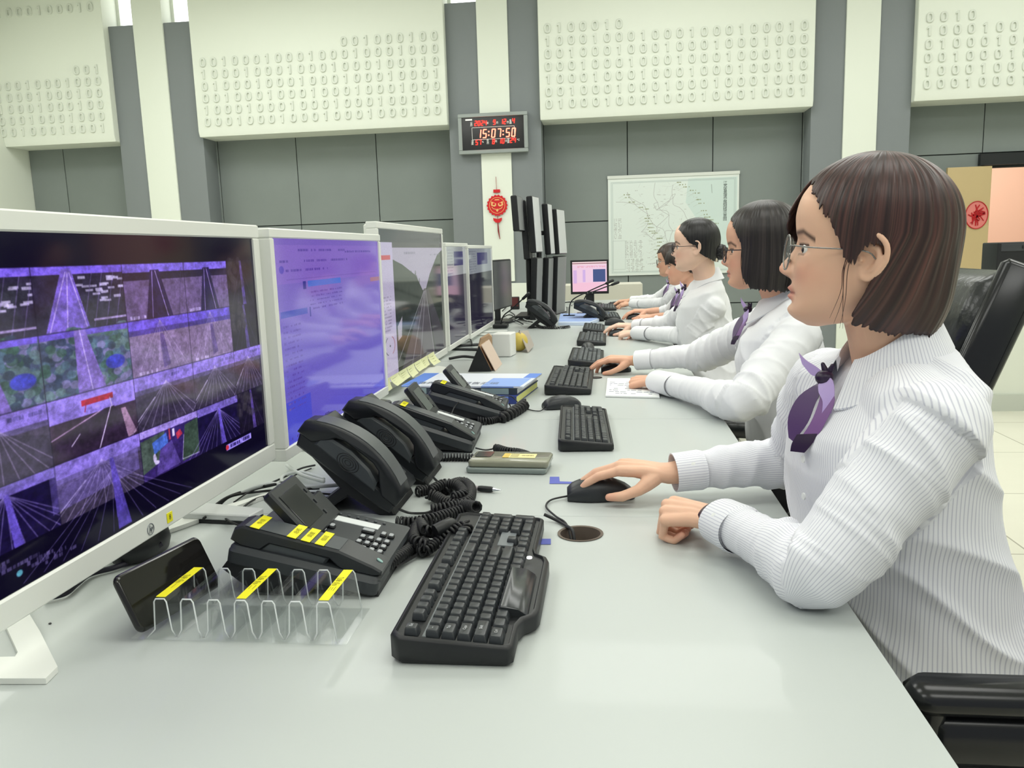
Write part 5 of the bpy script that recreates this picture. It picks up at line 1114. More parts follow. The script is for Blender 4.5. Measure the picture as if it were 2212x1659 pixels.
# ================================================================== people
def G(d, s): return np.exp(-(d/s)**2)
def solid(mb, voxel, smooth=3):
    """one continuous skin over everything in mb"""
    me = bpy.data.meshes.new('skin'); me.from_pydata(mb.v, [], mb.f); me.update()
    bm = bmesh.new(); bm.from_mesh(me); bmesh.ops.recalc_face_normals(bm, faces=bm.faces); bm.to_mesh(me); bm.free()
    o = bpy.data.objects.new('skin', me); COL.objects.link(o)
    r = o.modifiers.new('r', 'REMESH'); r.mode = 'VOXEL'; r.voxel_size = voxel; r.adaptivity = 0
    s = o.modifiers.new('s', 'SMOOTH'); s.iterations = smooth; s.factor = .5
    dg = bpy.context.evaluated_depsgraph_get(); out = bpy.data.meshes.new_from_object(o.evaluated_get(dg))
    bpy.data.objects.remove(o); bpy.data.meshes.remove(me); return out
def get_co(me):
    a = np.empty(len(me.vertices)*3, np.float32); me.vertices.foreach_get('co', a); return a.reshape(-1, 3).astype(float)
def get_no(me):
    a = np.empty(len(me.vertices)*3, np.float32); me.vertex_normals.foreach_get('vector', a); return a.reshape(-1, 3).astype(float)
def set_co(me, co): me.vertices.foreach_set('co', co.astype(np.float32).ravel()); me.update()
def paint(me, col):
    a = me.color_attributes.new('Col', 'FLOAT_COLOR', 'POINT'); c = np.clip(col/255, 0, 1); lin = np.where(c <= .04045, c/12.92, ((c+.055)/1.055)**2.4)
    b = np.ones((len(c), 4), np.float32); b[:, :3] = lin; a.data.foreach_set('color', b.ravel())
def finish(me, name, m, parent):
    me.materials.clear(); me.materials.append(m); me.polygons.foreach_set('use_smooth', [True]*len(me.polygons)); me.update()
    return link(me, name, parent, True)
ZP = np.array([-.116, -.112, -.106, -.098, -.088, -.078, -.066, -.055, -.04, -.025, -.01, .005, .02, .035, .05, .065, .08, .092, .101, .107, .110])
XF = np.array([.055, .070, .080, .0855, .084, .0825, .0855, .086, .085, .084, .0835, .0845, .0895, .0915, .090, .086, .077, .063, .045, .025, .005])
XB = np.array([.045, .022, .004, -.012, -.022, -.035, -.052, -.065, -.08, -.088, -.093, -.096, -.098, -.0975, -.095, -.088, -.076, -.060, -.042, -.024, -.008])
WD = np.array([.012, .025, .036, .046, .054, .060, .0645, .067, .070, .0725, .074, .075, .0755, .075, .073, .068, .059, .048, .034, .019, .006])
NZ = np.array([-.057, -.053, -.049, -.044, -.038, -.031, -.021, -.011, -.002, .006]); NH = np.array([0, .002, .010, .0195, .0225, .019, .0115, .0055, .002, 0])
def head_mb(mb, H, s=1.0, chub=1.0, nz=104, nt=112):
    zs = np.concatenate([np.linspace(-.116, -.09, 22, endpoint=False), np.linspace(-.09, .02, 60, endpoint=False), np.linspace(.02, .110, nz-82)])
    k = np.ones(5)/5; zf = np.linspace(-.116, .11, 227)
    def sm(a): v = np.interp(zf, ZP, a); p = np.pad(v, 4, mode='edge'); return np.interp(zs, zf, np.convolve(p, np.ones(9)/9, 'valid'))
    xf, xb, w = sm(XF), sm(XB), sm(WD); xc = np.interp(zs, [-.116, -.07, 0, .11], [.05, .015, -.008, -.005])
    th = np.linspace(0, 2*pi, nt, endpoint=False); c, sn = np.cos(th), np.sin(th); rings = []
    for i, z in enumerate(zs):
        n = 2.35 if z < .06 else 2.1
        X = xc[i]+np.where(c >= 0, xf[i]-xc[i], xc[i]-xb[i])*np.sign(c)*np.abs(c)**(2/n); ch = chub if z < -.01 else 1+(chub-1)*max(0, 1-(z+.01)/.03)
        Y = w[i]*ch*np.sign(sn)*np.abs(sn)**(2/n); f = np.clip(c*2, 0, 1); aY = np.abs(Y)
        h = np.interp(z, NZ, NH); sg = np.interp(z, [-.05, -.035, -.01, .01], [.010, .0095, .0068, .008])
        d = h*np.exp(-(Y/sg)**2)+.0085*G(aY-.0125, .0055)*G(z+.0435, .0055)
        d += -.0075*G(aY-.031, .014)*G(z+.008, .010)+.0030*G(aY-.028, .018)*G(z-.011, .006)+.0035*G(aY-.040, .018)*G(z+.036, .018)
        d += .0042*G(aY-.031, .0125)*(G(z+.004, .0035)+.7*G(z+.018, .0035))
        d += (.0060*G(z+.0655, .0036)+.0068*G(z+.0768, .0042)-.0040*G(z+.0712, .0016))*np.exp(-(Y/.020)**4)-.003*G(aY-.024, .005)*G(z+.071, .006)
        d += .003*G(Y, .014)*G(z+.095, .010)-.003*G(Y, .02)*G(z+.0865, .0045)-.002*G(Y, .005)*G(z+.057, .004)
        X = X+d*f
        rings.append([H @ Vector((x*s, y*s, z*s)) for x, y in zip(X, Y)])
    mb.loft(rings)
    for sd in (-1, 1):
        hp = [(.010, .074, -.004), (.013, .077, .012), (.006, .080, .026), (-.008, .085, .028), (-.020, .089, .016), (-.022, .088, -.002), (-.015, .083, -.018), (-.006, .078, -.029), (.003, .075, -.027), (.006, .073, -.017)]
        P = [H @ Vector((x*s-.006*s, y*sd*s*.975, z*s-.013*s)) for x, y, z in hp]
        mb.cap_tube(catmull(P, 4), [.0042*s]*(len(hp)*4-3), 8)
        P = [H @ Vector((x*s-.006*s, y*sd*s*.975, z*s-.013*s)) for x, y, z in ((.002, .072, .014), (-.010, .079, .012), (-.014, .081, .0), (-.010, .078, -.014), (-.002, .074, -.02))]
        mb.cap_tube(catmull(P, 3), [.0045*s]*13, 8)
        mb.cap_tube([H @ Vector((.004*s, .070*sd*s, -.017*s)), H @ Vector((.001*s, .078*sd*s, -.019*s))], [.0045*s, .003*s], 8)
def rotd(d, ax, a): return Matrix.Rotation(a, 3, ax) @ d
FL = [(.041, .025, .021), (.045, .029, .022), (.042, .027, .022), (.033, .020, .019)]
def hand_mb(mb, wrist, F, U, side, curls, thumb, s=1.0, splay=(.03, .0, -.03, -.08), fore=None):
    F = Vector(F).normalized(); U = Vector(U); U = (U-F*U.dot(F)).normalized(); T = U.cross(F)*side; wrist = Vector(wrist)
    off = (.024, .0075, -.0105, -.027); LL = (.084, .088, .083, .075); hh = (0, .003, .0015, -.003); tips = []
    for i in range(4):
        k = wrist+(F*LL[i]+T*off[i]+U*hh[i])*s
        mb.cap_tube([wrist+T*off[i]*.55*s, wrist.lerp(k, .5)+T*off[i]*.1*s+U*.002, k], [(.0125*s, .0125*s), (.0125*s, .0118*s), (.0105*s, .0102*s)], 10)
        d = (F+T*splay[i]).normalized(); p = k; pts = [k]; ang = 0
        for j in range(3):
            ang += radians(curls[i][j]); dd = rotd(d, T, ang*(1 if side > 0 else -1) if False else 0)
            dd = (d*cos(ang)-U*sin(ang)).normalized(); p = p+dd*FL[i][j]*s; pts.append(p)
        r0 = (.0090, .0092, .0088, .0078)[i]*s
        q = []; rr = []
        for j in range(4):
            q.append(pts[j]); rr.append((r0, r0*.93, r0*.84, r0*.72)[j])
            if j < 3: q.append(pts[j].lerp(pts[j+1], .5)); rr.append((r0*.92, r0*.85, r0*.78)[j])
        mb.cap_tube(q, rr, 10); tips.append(pts)
    b = wrist+(F*.020+T*.018-U*.006)*s; dirs, lens = thumb, (.040, .031, .024); p = b; pts = [b]
    for dv, l in zip(dirs, lens): dd = (F*dv[0]+T*dv[1]+U*dv[2]).normalized(); p = p+dd*l*s; pts.append(p)
    mb.cap_tube([pts[0], pts[0].lerp(pts[1], .5), pts[1], pts[1].lerp(pts[2], .5), pts[2], pts[3]], [.0145*s, .0138*s, .0108*s, .0098*s, .0098*s, .0072*s], 10)
    mb.sph(wrist+(F*.045+T*.004-U*.003)*s, (.024*s, .024*s, .0115*s), 8)
    if fore is not None:
        e = Vector(fore); mb.cap_tube([wrist+F*.012*s, wrist, wrist.lerp(e, .3), wrist.lerp(e, .7), e], [(.025*s, .017*s), (.0255*s, .0185*s), (.030*s, .025*s), (.032*s, .029*s), (.028*s, .026*s)], 16, up=U)
    return tips, pts
def skin_mat(name, rough=.5): return mat(name, 'd8a888', rough, attr='base', sss=.12, spec=.35)
SKIN = skin_mat('skin'); EYEW = mat('eye_white', 'e8e4de', .15, coat=.5); EYEB = mat('eye_brown', '1d120d', .1, coat=.5)
CLOTH = mat('white_shirt_cloth', 'eaebee', .8, bump=(260, .15, .0006), sheen=.2)
def stripe_mat():
    m = bpy.data.materials.new('striped_shirt_cloth'); m.use_nodes = True; N = m.node_tree.nodes; L = m.node_tree.links; b = N['Principled BSDF']
    a = N.new('ShaderNodeAttribute'); a.attribute_name = 'str'; d = N.new('ShaderNodeMath'); d.operation = 'DIVIDE'; d.inputs[1].default_value = .0052
    fr_ = N.new('ShaderNodeMath'); fr_.operation = 'FRACT'; cr = N.new('ShaderNodeValToRGB'); e = cr.color_ramp.elements
    e[0].position = 0; e[0].color = srgb('ecedf2'); e[1].position = 1; e[1].color = srgb('ecedf2')
    for p, c in ((.30, 'ecedf2'), (.42, 'c9cad6'), (.56, 'c9cad6'), (.68, 'ecedf2')): q = cr.color_ramp.elements.new(p); q.color = srgb(c)
    L.new(a.outputs['Fac'], d.inputs[0]); L.new(d.outputs[0], fr_.inputs[0]); L.new(fr_.outputs[0], cr.inputs[0]); L.new(cr.outputs[0], b.inputs['Base Color'])
    bp = N.new('ShaderNodeBump'); bp.inputs['Strength'].default_value = .25; bp.inputs['Distance'].default_value = .0006; L.new(cr.outputs[0], bp.inputs['Height']); L.new(bp.outputs['Normal'], b.inputs['Normal'])
    b.inputs['Roughness'].default_value = .75; b.inputs['Sheen Weight'].default_value = .15; return m
STRIPE = stripe_mat(); TROU = mat('black_trousers', '141418', .75); SHOE = mat('black_shoe', '101012', .3)
PUR = mat('purple_satin', '4a2a62', .35, sheen=.4); LIL = mat('lilac_satin', 'b79fd8', .38, sheen=.3); PUD = mat('deep_violet_satin', '2b1a38', .35)
def seg_frame(p, A, B):
    A = np.array(A); B = np.array(B); d = B-A; L = np.linalg.norm(d); d = d/L; t = np.clip((p-A)@d/L, 0, 1); c = A+t[:, None]*d*L
    return np.linalg.norm(p-c, axis=1), t*L, d
def person(label, head, yaw, pitch, root, tyaw, armL, armR, handL, handR, skin, hair_fn, shirt='plain', voxel=.003, glasses=None, s=1.0, chub=1.0, wide=1.0, lean=0.0, detail=True, zoff=0.0, bare=False, roll=0, hr=.058, look=None):
    """head: centre; root: torso axis point; arm*: (shoulder, elbow, wrist)"""
    t = thing('person', label, 'person', (root[0], root[1], 0)); rx, ry = root
    fw = Vector((-cos(tyaw), sin(tyaw), 0)); lf = Vector((-sin(tyaw)*1.0, -cos(tyaw), 0))
    if lf.dot(Vector((0, -1, 0))) < 0: lf = -lf
    H = Matrix.Translation(head) @ Matrix.Rotation(pi-yaw, 4, 'Z') @ Matrix.Rotation(pitch, 4, 'Y') @ Matrix.Rotation(roll, 4, 'X')
    HI = np.array(H.inverted())
    neck0 = H @ Vector((-.020*s, 0, -.05*s)); nb = Vector((rx, ry, 1.02+zoff))-fw*(.012)+fw*lean
    # ---------------- body: one continuous surface
    mb = MB(); head_mb(mb, H, s, chub)
    mb.cap_tube([neck0+Vector((0, 0, .02)), neck0.lerp(nb, .5), nb, nb-Vector((0, 0, .05))], [(.050*s*chub, .053*s), (.049*s*chub, .050*s), (.056, .056), (.07, .07)], 24)
    def P(f, l, z): return Vector((rx, ry, z+zoff))+fw*f+lf*l
    def sect(f0, a, b, z, n=28, e=2.4):
        o = []
        tl_ = .38*min(1, max(0, (z-.93)/.08))
        for k in range(n):
            q = 2*pi*k/n; c_, s_ = cos(q), sin(q); f_ = a*abs(c_)**(2/e)*(1 if c_ >= 0 else -1); o.append(P(f0+f_, b*abs(s_)**(2/e)*(1 if s_ >= 0 else -1), z-tl_*f_))
        return o
    lz = lambda z: lean*max(0, (z-.5)/.5)
    mb.loft([sect(lz(z)+f, a*.82, b*.85*wide, z) for z, f, a, b in ((.46, -.03, .10, .15), (.60, -.03, .10, .145), (.75, -.02, .10, .13), (.88, 0, .10, .14), (.96, 0, .085, .15), (1.01, 0, .06, .13), (1.03, 0, .045, .08))])
    for sd, arm in ((1, armL), (-1, armR)):
        S, E, Wr = [Vector(q) for q in arm]; mb.cap_tube([S, S.lerp(E, .5), E], [(.040, .040), (.034, .034), (.028, .028)], 14)
    tl, thl = hand_mb(mb, armL[2], *handL[:2], -1, *handL[2:], s=s, fore=armL[1]); tr, thr = hand_mb(mb, armR[2], *handR[:2], 1, *handR[2:], s=s, fore=armR[1])
    # legs
    for sd in (-1, 1):
        hp = P(.0, .09*sd, .50); kn = Vector((rx, ry, .50))+fw*.40+lf*.10*sd; ft = Vector((kn.x, kn.y, .08))-fw*.02
        mb.cap_tube([hp, kn, ft], [(.07, .07), (.05, .05), (.035, .035)], 14)
    me = solid(mb, voxel, 3); co = get_co(me)
    hl = np.c_[co, np.ones(len(co))] @ HI.T; hl = hl[:, :3]/s; x, y, z = hl[:, 0], hl[:, 1], hl[:, 2]; ay = np.abs(y)
    base = np.array(skin, float); col = np.tile(base, (len(co), 1)); nzv = vnoise(co*45)[:, None]
    col *= 1+.02*nzv
    inh = (x > .02) & (z > -.13) & (z < .12) & (ay < .08)
    def tint(m, c, a): 
        nonlocal col
        k = (np.clip(m, 0, 1)*inh*a)[:, None]; col = col*(1-k)+np.array(c, float)*k
    tint(G(ay-.045, .018)*G(z+.042, .018), (226, 146, 126), .32); tint(G(ay, .014)*G(z+.04, .010), (222, 150, 128), .35)
    lw = np.exp(-(y/.0225)**6); lip = np.clip((G(z+.0655, .0048)+G(z+.0768, .0055))*1.4, 0, 1)*lw*(x > .06)
    tint(lip, (200, 118, 110), .6); tint(G(z+.0712, .0016)*lw*(x > .06), (110, 50, 48), .8)
    bz = .011+.004*np.clip((ay-.015)/.03, 0, 1)-.012*np.clip((ay-.042)/.015, 0, 1); tint(G(z-bz, .0035)*(ay > .013)*(ay < .056)*(x > .03), (58, 42, 36), .75)
    tint(G(z+.0030+.10*np.abs(ay-.031)**1.2, .0016)*(ay > .017)*(ay < .047)*(x > .03), (24, 16, 14), .95); tint(G(z+.0165, .0014)*(ay > .019)*(ay < .043)*(x > .03), (70, 44, 38), .5)
    tint(G(ay-.007, .0032)*G(z+.0495, .0022), (92, 50, 42), .8)
    lam = [p for p in tl+tr]+[thl, thr]
    ct = co
    for q in lam:
        for tipp in (q[-1],):
            d = np.linalg.norm(ct-np.array(tipp), axis=1); k = (np.clip(1-d/.022, 0, 1)*.45)[:, None]; col = col*(1-k)+np.array((226, 148, 128.))*k
    for q in tl+tr:
        d = np.linalg.norm(ct-np.array(q[1]), axis=1); k = (np.clip(1-d/.012, 0, 1)*.25)[:, None]; col = col*(1-k)+np.array((214, 140, 118.))*k
    paint(me, col); body = finish(me, 'body', SKIN, t)
    for sd in (-1, 1):
        e = MB(); c_ = H @ Vector((.0648*s, .031*sd*s, -.0095*s)); e.sph(c_, .0125*s, 10); eo = obj('eye', e, EYEW, t, smooth=180, world=True)
        if detail:
            e = MB(); R3 = H.to_3x3(); e.sph(H @ Vector((.0738*s, .0325*sd*s, -.0098*s)), (.0040*s, .0066*s, .0058*s), 8, R=R3); obj('iris', e, EYEB, eo, smooth=180, world=True)
    # ---------------- shirt
    sb = MB()
    secs = [(.585, -.058, .142, .184), (.62, -.055, .138, .180), (.70, -.035, .130, .170), (.80, -.015, .125, .166), (.88, .005, .120, .170), (.95, .008, .108, .172), (.995, .003, .090, .160), (1.02, .0, .075, .125), (1.038, -.002, .064, .085), (1.048, -.002, .056, .064)]
    sb.loft([sect(lz(z)+f, a, b*wide, z) for z, f, a, b in secs])
    rs = .0575*min(wide, 1.04)
    for arm, nm in ((armL, 'L'), (armR, 'R')):
        S, E, Wr = [Vector(q) for q in arm]; end = E.lerp(Wr, .74 if not bare else .35)
        pth = catmull([S+(S-E)*.02, S.lerp(E, .5), E, E.lerp(end, .5), end], 5); n = len(pth)
        rr = np.interp(np.linspace(0, 1, n), [0, .25, .5, .62, .8, 1], [rs*1.03, rs*.98, rs*.93, rs*.80, rs*.66, rs*.60 if not bare else rs*.66])
        sb.cap_tube(pth, [(r, r) for r in rr], 18)
        sb.cap_tube([P(lz(1.0), 0, .99).lerp(S, .45)+Vector((0, 0, .01)), S.lerp(P(lz(1.0), 0, .985), .12)], [(.060, .054), (rs, rs)], 14)
    # keep cloth above the desk
    me = solid(sb, .0048 if voxel > .0025 else .0042, 6); co = get_co(me); no = get_no(me)
    ax0 = np.array(P(0, 0, 0)); q = co-ax0; fl, ll = q@np.array(fw), q@np.array(lf)
    strv = np.arctan2(ll, fl+1e-6)*.15; dist = np.abs(np.hypot(fl/.75, ll)-.15)*.6+.012
    best = np.hypot(np.maximum(np.abs(ll)-.150*wide, 0), np.maximum(np.abs(fl)-.10, 0))-.002*1
    isarm = np.zeros(len(co), bool); tpar = np.zeros(len(co)); disp = np.zeros(len(co))
    dg_ = np.stack([co[:, 0]*9+co[:, 2]*9, co[:, 1]*9-co[:, 2]*5, co[:, 2]*7], -1); tors = vnoise(co*np.array([7, 7, 5.])+3)*.006+((1-np.abs(vnoise(dg_+9)))**3)*.010-.003
    disp += tors
    for ai, arm in enumerate((armL, armR)):
        S, E, Wr = [np.array(q, float) for q in arm]
        d1, t1, v1 = seg_frame(co, S, E); d2, t2, v2 = seg_frame(co, E, Wr)
        sidep = ll*(1 if ai == 0 else -1)
        arm_m = (np.minimum(d1, d2) < rs*1.22) & ((sidep > .150*wide) | (fl > .135+lean) | (t2 > .03) & (d2 < rs*1.1)) & ((t1 > .0) | (t2 > 0))
        for sel, (A, v, tt) in (((d1 <= d2), (S, v1, t1)), ((d2 < d1), (E, v2, t2))):
            mm = arm_m & sel; r = co[mm]-A; r = r-(r@v)[:, None]*v; ref = np.array([0, 0, 1.])-v*v[2]; ref /= np.linalg.norm(ref); oth = np.cross(v, ref)
            an = np.arctan2(r@oth, -(r@ref)*1.0); strv[mm] = an*.055+1.0
        mm = arm_m
        along = np.where(d1 <= d2, t1, .26+t2)
        fold = 1-np.abs(vnoise(np.c_[along*26+co[:, 2]*9, co[:, 1]*7, co[:, 0]*7]+ai*17)); fine = 1-np.abs(vnoise(np.c_[along*50, co[:, 1]*14, co[:, 2]*14]+ai*5))
        near = np.exp(-((along-.27)/.11)**2)*.8+np.exp(-((along-.05)/.06)**2)*.4+.35
        disp[mm] = (((fold**3-.35)*(.0095 if detail else .006)+(fine**3-.35)*.004)*near)[mm]; isarm |= mm
    disp = np.where(isarm, np.maximum(disp, -.0022), disp); low = np.clip((co[:, 2]-(.7515+.004))/.02, 0, 1); co = co+no*(disp*np.where(isarm, np.clip(low+.2, 0, 1), 1))[:, None]
    over = (co[:, 0] < .302) & (co[:, 2] < .7535) & (co[:, 2] > .66); co[over, 2] = .7535+.0*co[over, 2]
    # torso must stay off the desk edge
    inb = (co[:, 0] < .304) & (co[:, 2] <= .7534); co[inb, 0] = .304
    set_co(me, co); a = me.attributes.new('str', 'FLOAT', 'POINT'); a.data.foreach_set('value', strv.astype(np.float32))
    shm = STRIPE if shirt == 'striped' else CLOTH; sh = finish(me, 'shirt', shm, t)
    # cuffs
    if not bare:
        for arm in (armL, armR):
            E, Wr = Vector(arm[1]), Vector(arm[2]); d = (Wr-E).normalized(); c0 = E.lerp(Wr, .72); c1 = Wr-d*.012; rings = []
            up = Vector((0, 0, 1)); up = (up-d*up.dot(d)).normalized(); w_ = d.cross(up); n = 28
            def rg(c, r, k): return [c+w_*(cos(2*pi*j/n)*r*1.08)+up*(sin(2*pi*j/n)*r*.92) for j in range(n)]
            rad = .0385*s*(hr/.058)
            for c, r in ((c0, rad*.96), (c0.lerp(c1, .15), rad*1.03), (c0.lerp(c1, .6), rad*1.0), (c1, rad*.99), (c1, rad*.99-.0022), (c0.lerp(c1, .5), rad*.94), (c0, rad*.9)): rings.append(rg(c, r, 0))
            cm = MB(); cm.loft(rings, caps=(0, 0)); cm.v = [(v[0], v[1], max(v[2], .7532)) for v in cm.v]
            o = obj('cuff', cm, shm, t, smooth=60, world=True)
            if shirt == 'striped':
                at_ = o.data.attributes.new('str', 'FLOAT', 'POINT'); at_.data.foreach_set('value', [(i % n)*2*pi/n*.0385 for i in range(len(o.data.vertices))])
                bt = MB(); bt.lathe([(.0001, 0), (.005, 0), (.005, .0015), (.0001, .002)], 12, c0.lerp(c1, .45)+(up*.5-w_*.8).normalized()*rad*.99, R=(up*.5-w_*.8).to_track_quat('Z', 'Y').to_matrix()); obj('cuff_button', bt, PAPER, o, world=True)
    # collar
    NC = P(lz(1.05)+.002, 0, 1.060); nt = 44; cl = MB(); rings = []; sv = []
    for k in range(nt+1):
        a = radians(-156+312*k/nt); fr = max(0, (abs(a)-radians(70))/radians(86)); fr = fr*fr*(3-2*fr); dirv = (-fw*cos(a)+lf*sin(a))
        e = 1-.08*fr; sh_ = fw*(.012*fr)
        up = Vector((0, 0, 1)); b = NC+sh_+Vector((0, 0, .022*cos(a)-.004)); rise = .034-.026*fr
        rings.append([b+dirv*.060*e+up*(-.012), b+dirv*.056*e+up*rise*.9, b+dirv*.0585*e+up*(rise+.003), b+dirv*.0615*e+up*rise*.95, b+dirv*(.084+.018*fr)*e+up*(-.014-.040*fr), b+dirv*(.081+.018*fr)*e+up*(-.017-.040*fr), b+dirv*.063*e+up*(rise*.7)]); sv += [k*.0085]*7
    cl.loft(rings); co_ = obj('collar', cl, shm, t, smooth=70, world=True)
    if shirt == 'striped': at_ = co_.data.attributes.new('str', 'FLOAT', 'POINT'); at_.data.foreach_set('value', [v*1.35 for v in sv])
    # bow with two tails
    K = NC+fw*.090+Vector((0, 0, -.040)); tilt = lf; n_ = (fw*.8+lf*.6).normalized(); sdv = n_.cross(Vector((0, 0, 1))).normalized()
    if sdv.dot(fw) < 0: sdv = -sdv
    def ribbon(pts, m, nm, th=.0016, parent=t):
        r = MB(); A = [K+sdv*p[0]*.92+Vector((0, 0, p[1]*.95))+fw*max(0, -p[1])*.40+n_*(p[4] if len(p) > 4 else .004) for p in pts]; B = [K+sdv*p[2]*.92+Vector((0, 0, p[3]*.95))+fw*max(0, -p[3])*.40+n_*((p[4] if len(p) > 4 else .004)+.003) for p in pts]
        A = catmull(A, 4); B = catmull(B, 4)
        r.loft([[a, b, b+n_*th, a+n_*th] for a, b in zip(A, B)]); return obj(nm, r, m, parent, smooth=60, world=True)
    sc = 1.0
    ribbon([(.000, .006, .004, -.008), (.016, .016, .012, .000), (.032, .024, .022, .004), (.044, .034, .036, .018)], LIL, 'bow_loop')
    ribbon([(-.004, .004, .002, -.010, .008), (-.018, -.002, -.006, -.020, .012), (-.030, -.022, -.018, -.032, .012), (-.036, -.048, -.024, -.050, .010)], LIL, 'bow_loop')
    ribbon([(.004, -.006, -.006, -.008, .002), (.028, -.030, -.004, -.036, .004), (.030, -.062, -.006, -.066, .006), (.016, -.092, .004, -.096, .004)], PUR, 'ribbon_tail')
    ribbon([(.000, -.006, -.010, -.006, .004), (-.010, -.034, -.034, -.028, .010), (-.012, -.066, -.036, -.058, .012), (-.002, -.098, -.030, -.092, .008)], mat('mauve_satin', '7d5590', .35, sheen=.3), 'ribbon_tail')
    ribbon([(.002, -.084, -.030, -.078, .010), (.004, -.098, -.028, -.094, .010), (.002, -.110, -.022, -.108, .008)], PUD, 'ribbon_end')
    kb = MB(); kb.sph(K+n_*.006, (.013, .013, .011), 8); kb.cap_tube([K+Vector((0, 0, .004)), K+sdv*.006+Vector((0, 0, .018))], [.006, .003], 8); kb.cap_tube([K, K-sdv*.008+Vector((0, 0, .017))], [.006, .003], 8); obj('bow_knot', kb, PUD, t, smooth=180, world=True)
    if detail:
        for k in range(3):
            z_ = .905-.055*k; p = P(lz(z_)+np.interp(z_, [.8, .88, .95, 1.0], [.114, .128, .120, .095])+.003, .012, z_)
            b = MB(); b.lathe([(.0001, 0), (.0052, 0), (.0052, .0018), (.0001, .0022)], 12, p, R=fw.to_track_quat('Z', 'Y').to_matrix()); obj('shirt_button', b, PAPER, t, world=True)
    # trousers, shoes
    tb = MB(); tb.loft([sect(-.04, a, b*wide, z-zoff) for z, a, b in ((.44, .11, .17), (.50, .135, .18), (.56, .13, .175), (.60, .12, .165))])
    for sd in (-1, 1):
        hp = Vector((rx, ry, .50))+lf*.09*sd; kn = Vector((rx, ry, .51))+fw*.40+lf*.10*sd; ft = Vector((kn.x, kn.y, .09))-fw*.02
        tb.cap_tube([hp, hp.lerp(kn, .6), kn, kn.lerp(ft, .5), ft], [(.085, .085), (.075, .075), (.064, .064), (.056, .056), (.052, .052)], 16)
        s_ = MB(); s_.cap_tube([Vector((ft.x, ft.y, .045))-fw*.03, Vector((ft.x, ft.y, .042))+fw*.06, Vector((ft.x, ft.y, .03))+fw*.16], [(.036, .04), (.04, .035), (.036, .024)], 14); obj('shoe', s_, SHOE, t, smooth=180, world=True)
    finish(solid(tb, .007, 4), 'trousers', TROU, t)
    # ---------------- hair
    for nm, hm in hair_fn(H, s): hm_o = link(hm, nm, t, True)
    # ---------------- glasses
    if glasses:
        gm, lens_r, thick = glasses; fr_ = MB(); q = lambda x, y, z: H @ Vector((x*s, y*s, z*s)); lens = []
        for sd in (-1, 1):
            ring = [q(.1010-.010*(1+cos(a))*.5, sd*(.0350+.0245*cos(a)), -.015+.0240*sin(a)) for a in np.linspace(0, 2*pi, 29)]
            fr_.tube(ring, thick, 6)
            lm = MB(); rr = ring[:-1]; nn_ = (H.to_3x3() @ Vector((1, 0, 0))).normalized(); lm.loft([[p-nn_*.0008 for p in rr], [p+nn_*.0008 for p in rr]]); lens.append(lm)
            fr_.tube(catmull([q(.0925, sd*.0590, -.006), q(.088, sd*.073, -.005), q(.06, sd*.0775, -.006), q(.0, sd*.079, -.006), q(-.016, sd*.08, -.016)], 5), thick, 6)
            fr_.tube(catmull([q(.0975, sd*.012, -.016), q(.094, sd*.010, -.022), q(.092, sd*.011, -.026)], 3), thick*.6, 5); fr_.sph(q(.0925, sd*.0115, -.027), .0028*s, 6)
        fr_.tube(catmull([q(.1005, -.0115, -.009), q(.1015, 0, -.006), q(.1005, .0115, -.009)], 4), thick, 6)
        go = obj('glasses', fr_, gm, t, smooth=180, world=True)
        for lm in lens: obj('lens', lm, GLASS, go, smooth=30, world=True)
    return t, H
GLASS = clear_sheet('lens_glass', (.97, .98, .98, 1), .06)
def hair_material(name, rough=.38): return mat(name, '302020', rough, attr='base', spec=.5, coat=.0)
HAIRM = hair_material('hair')
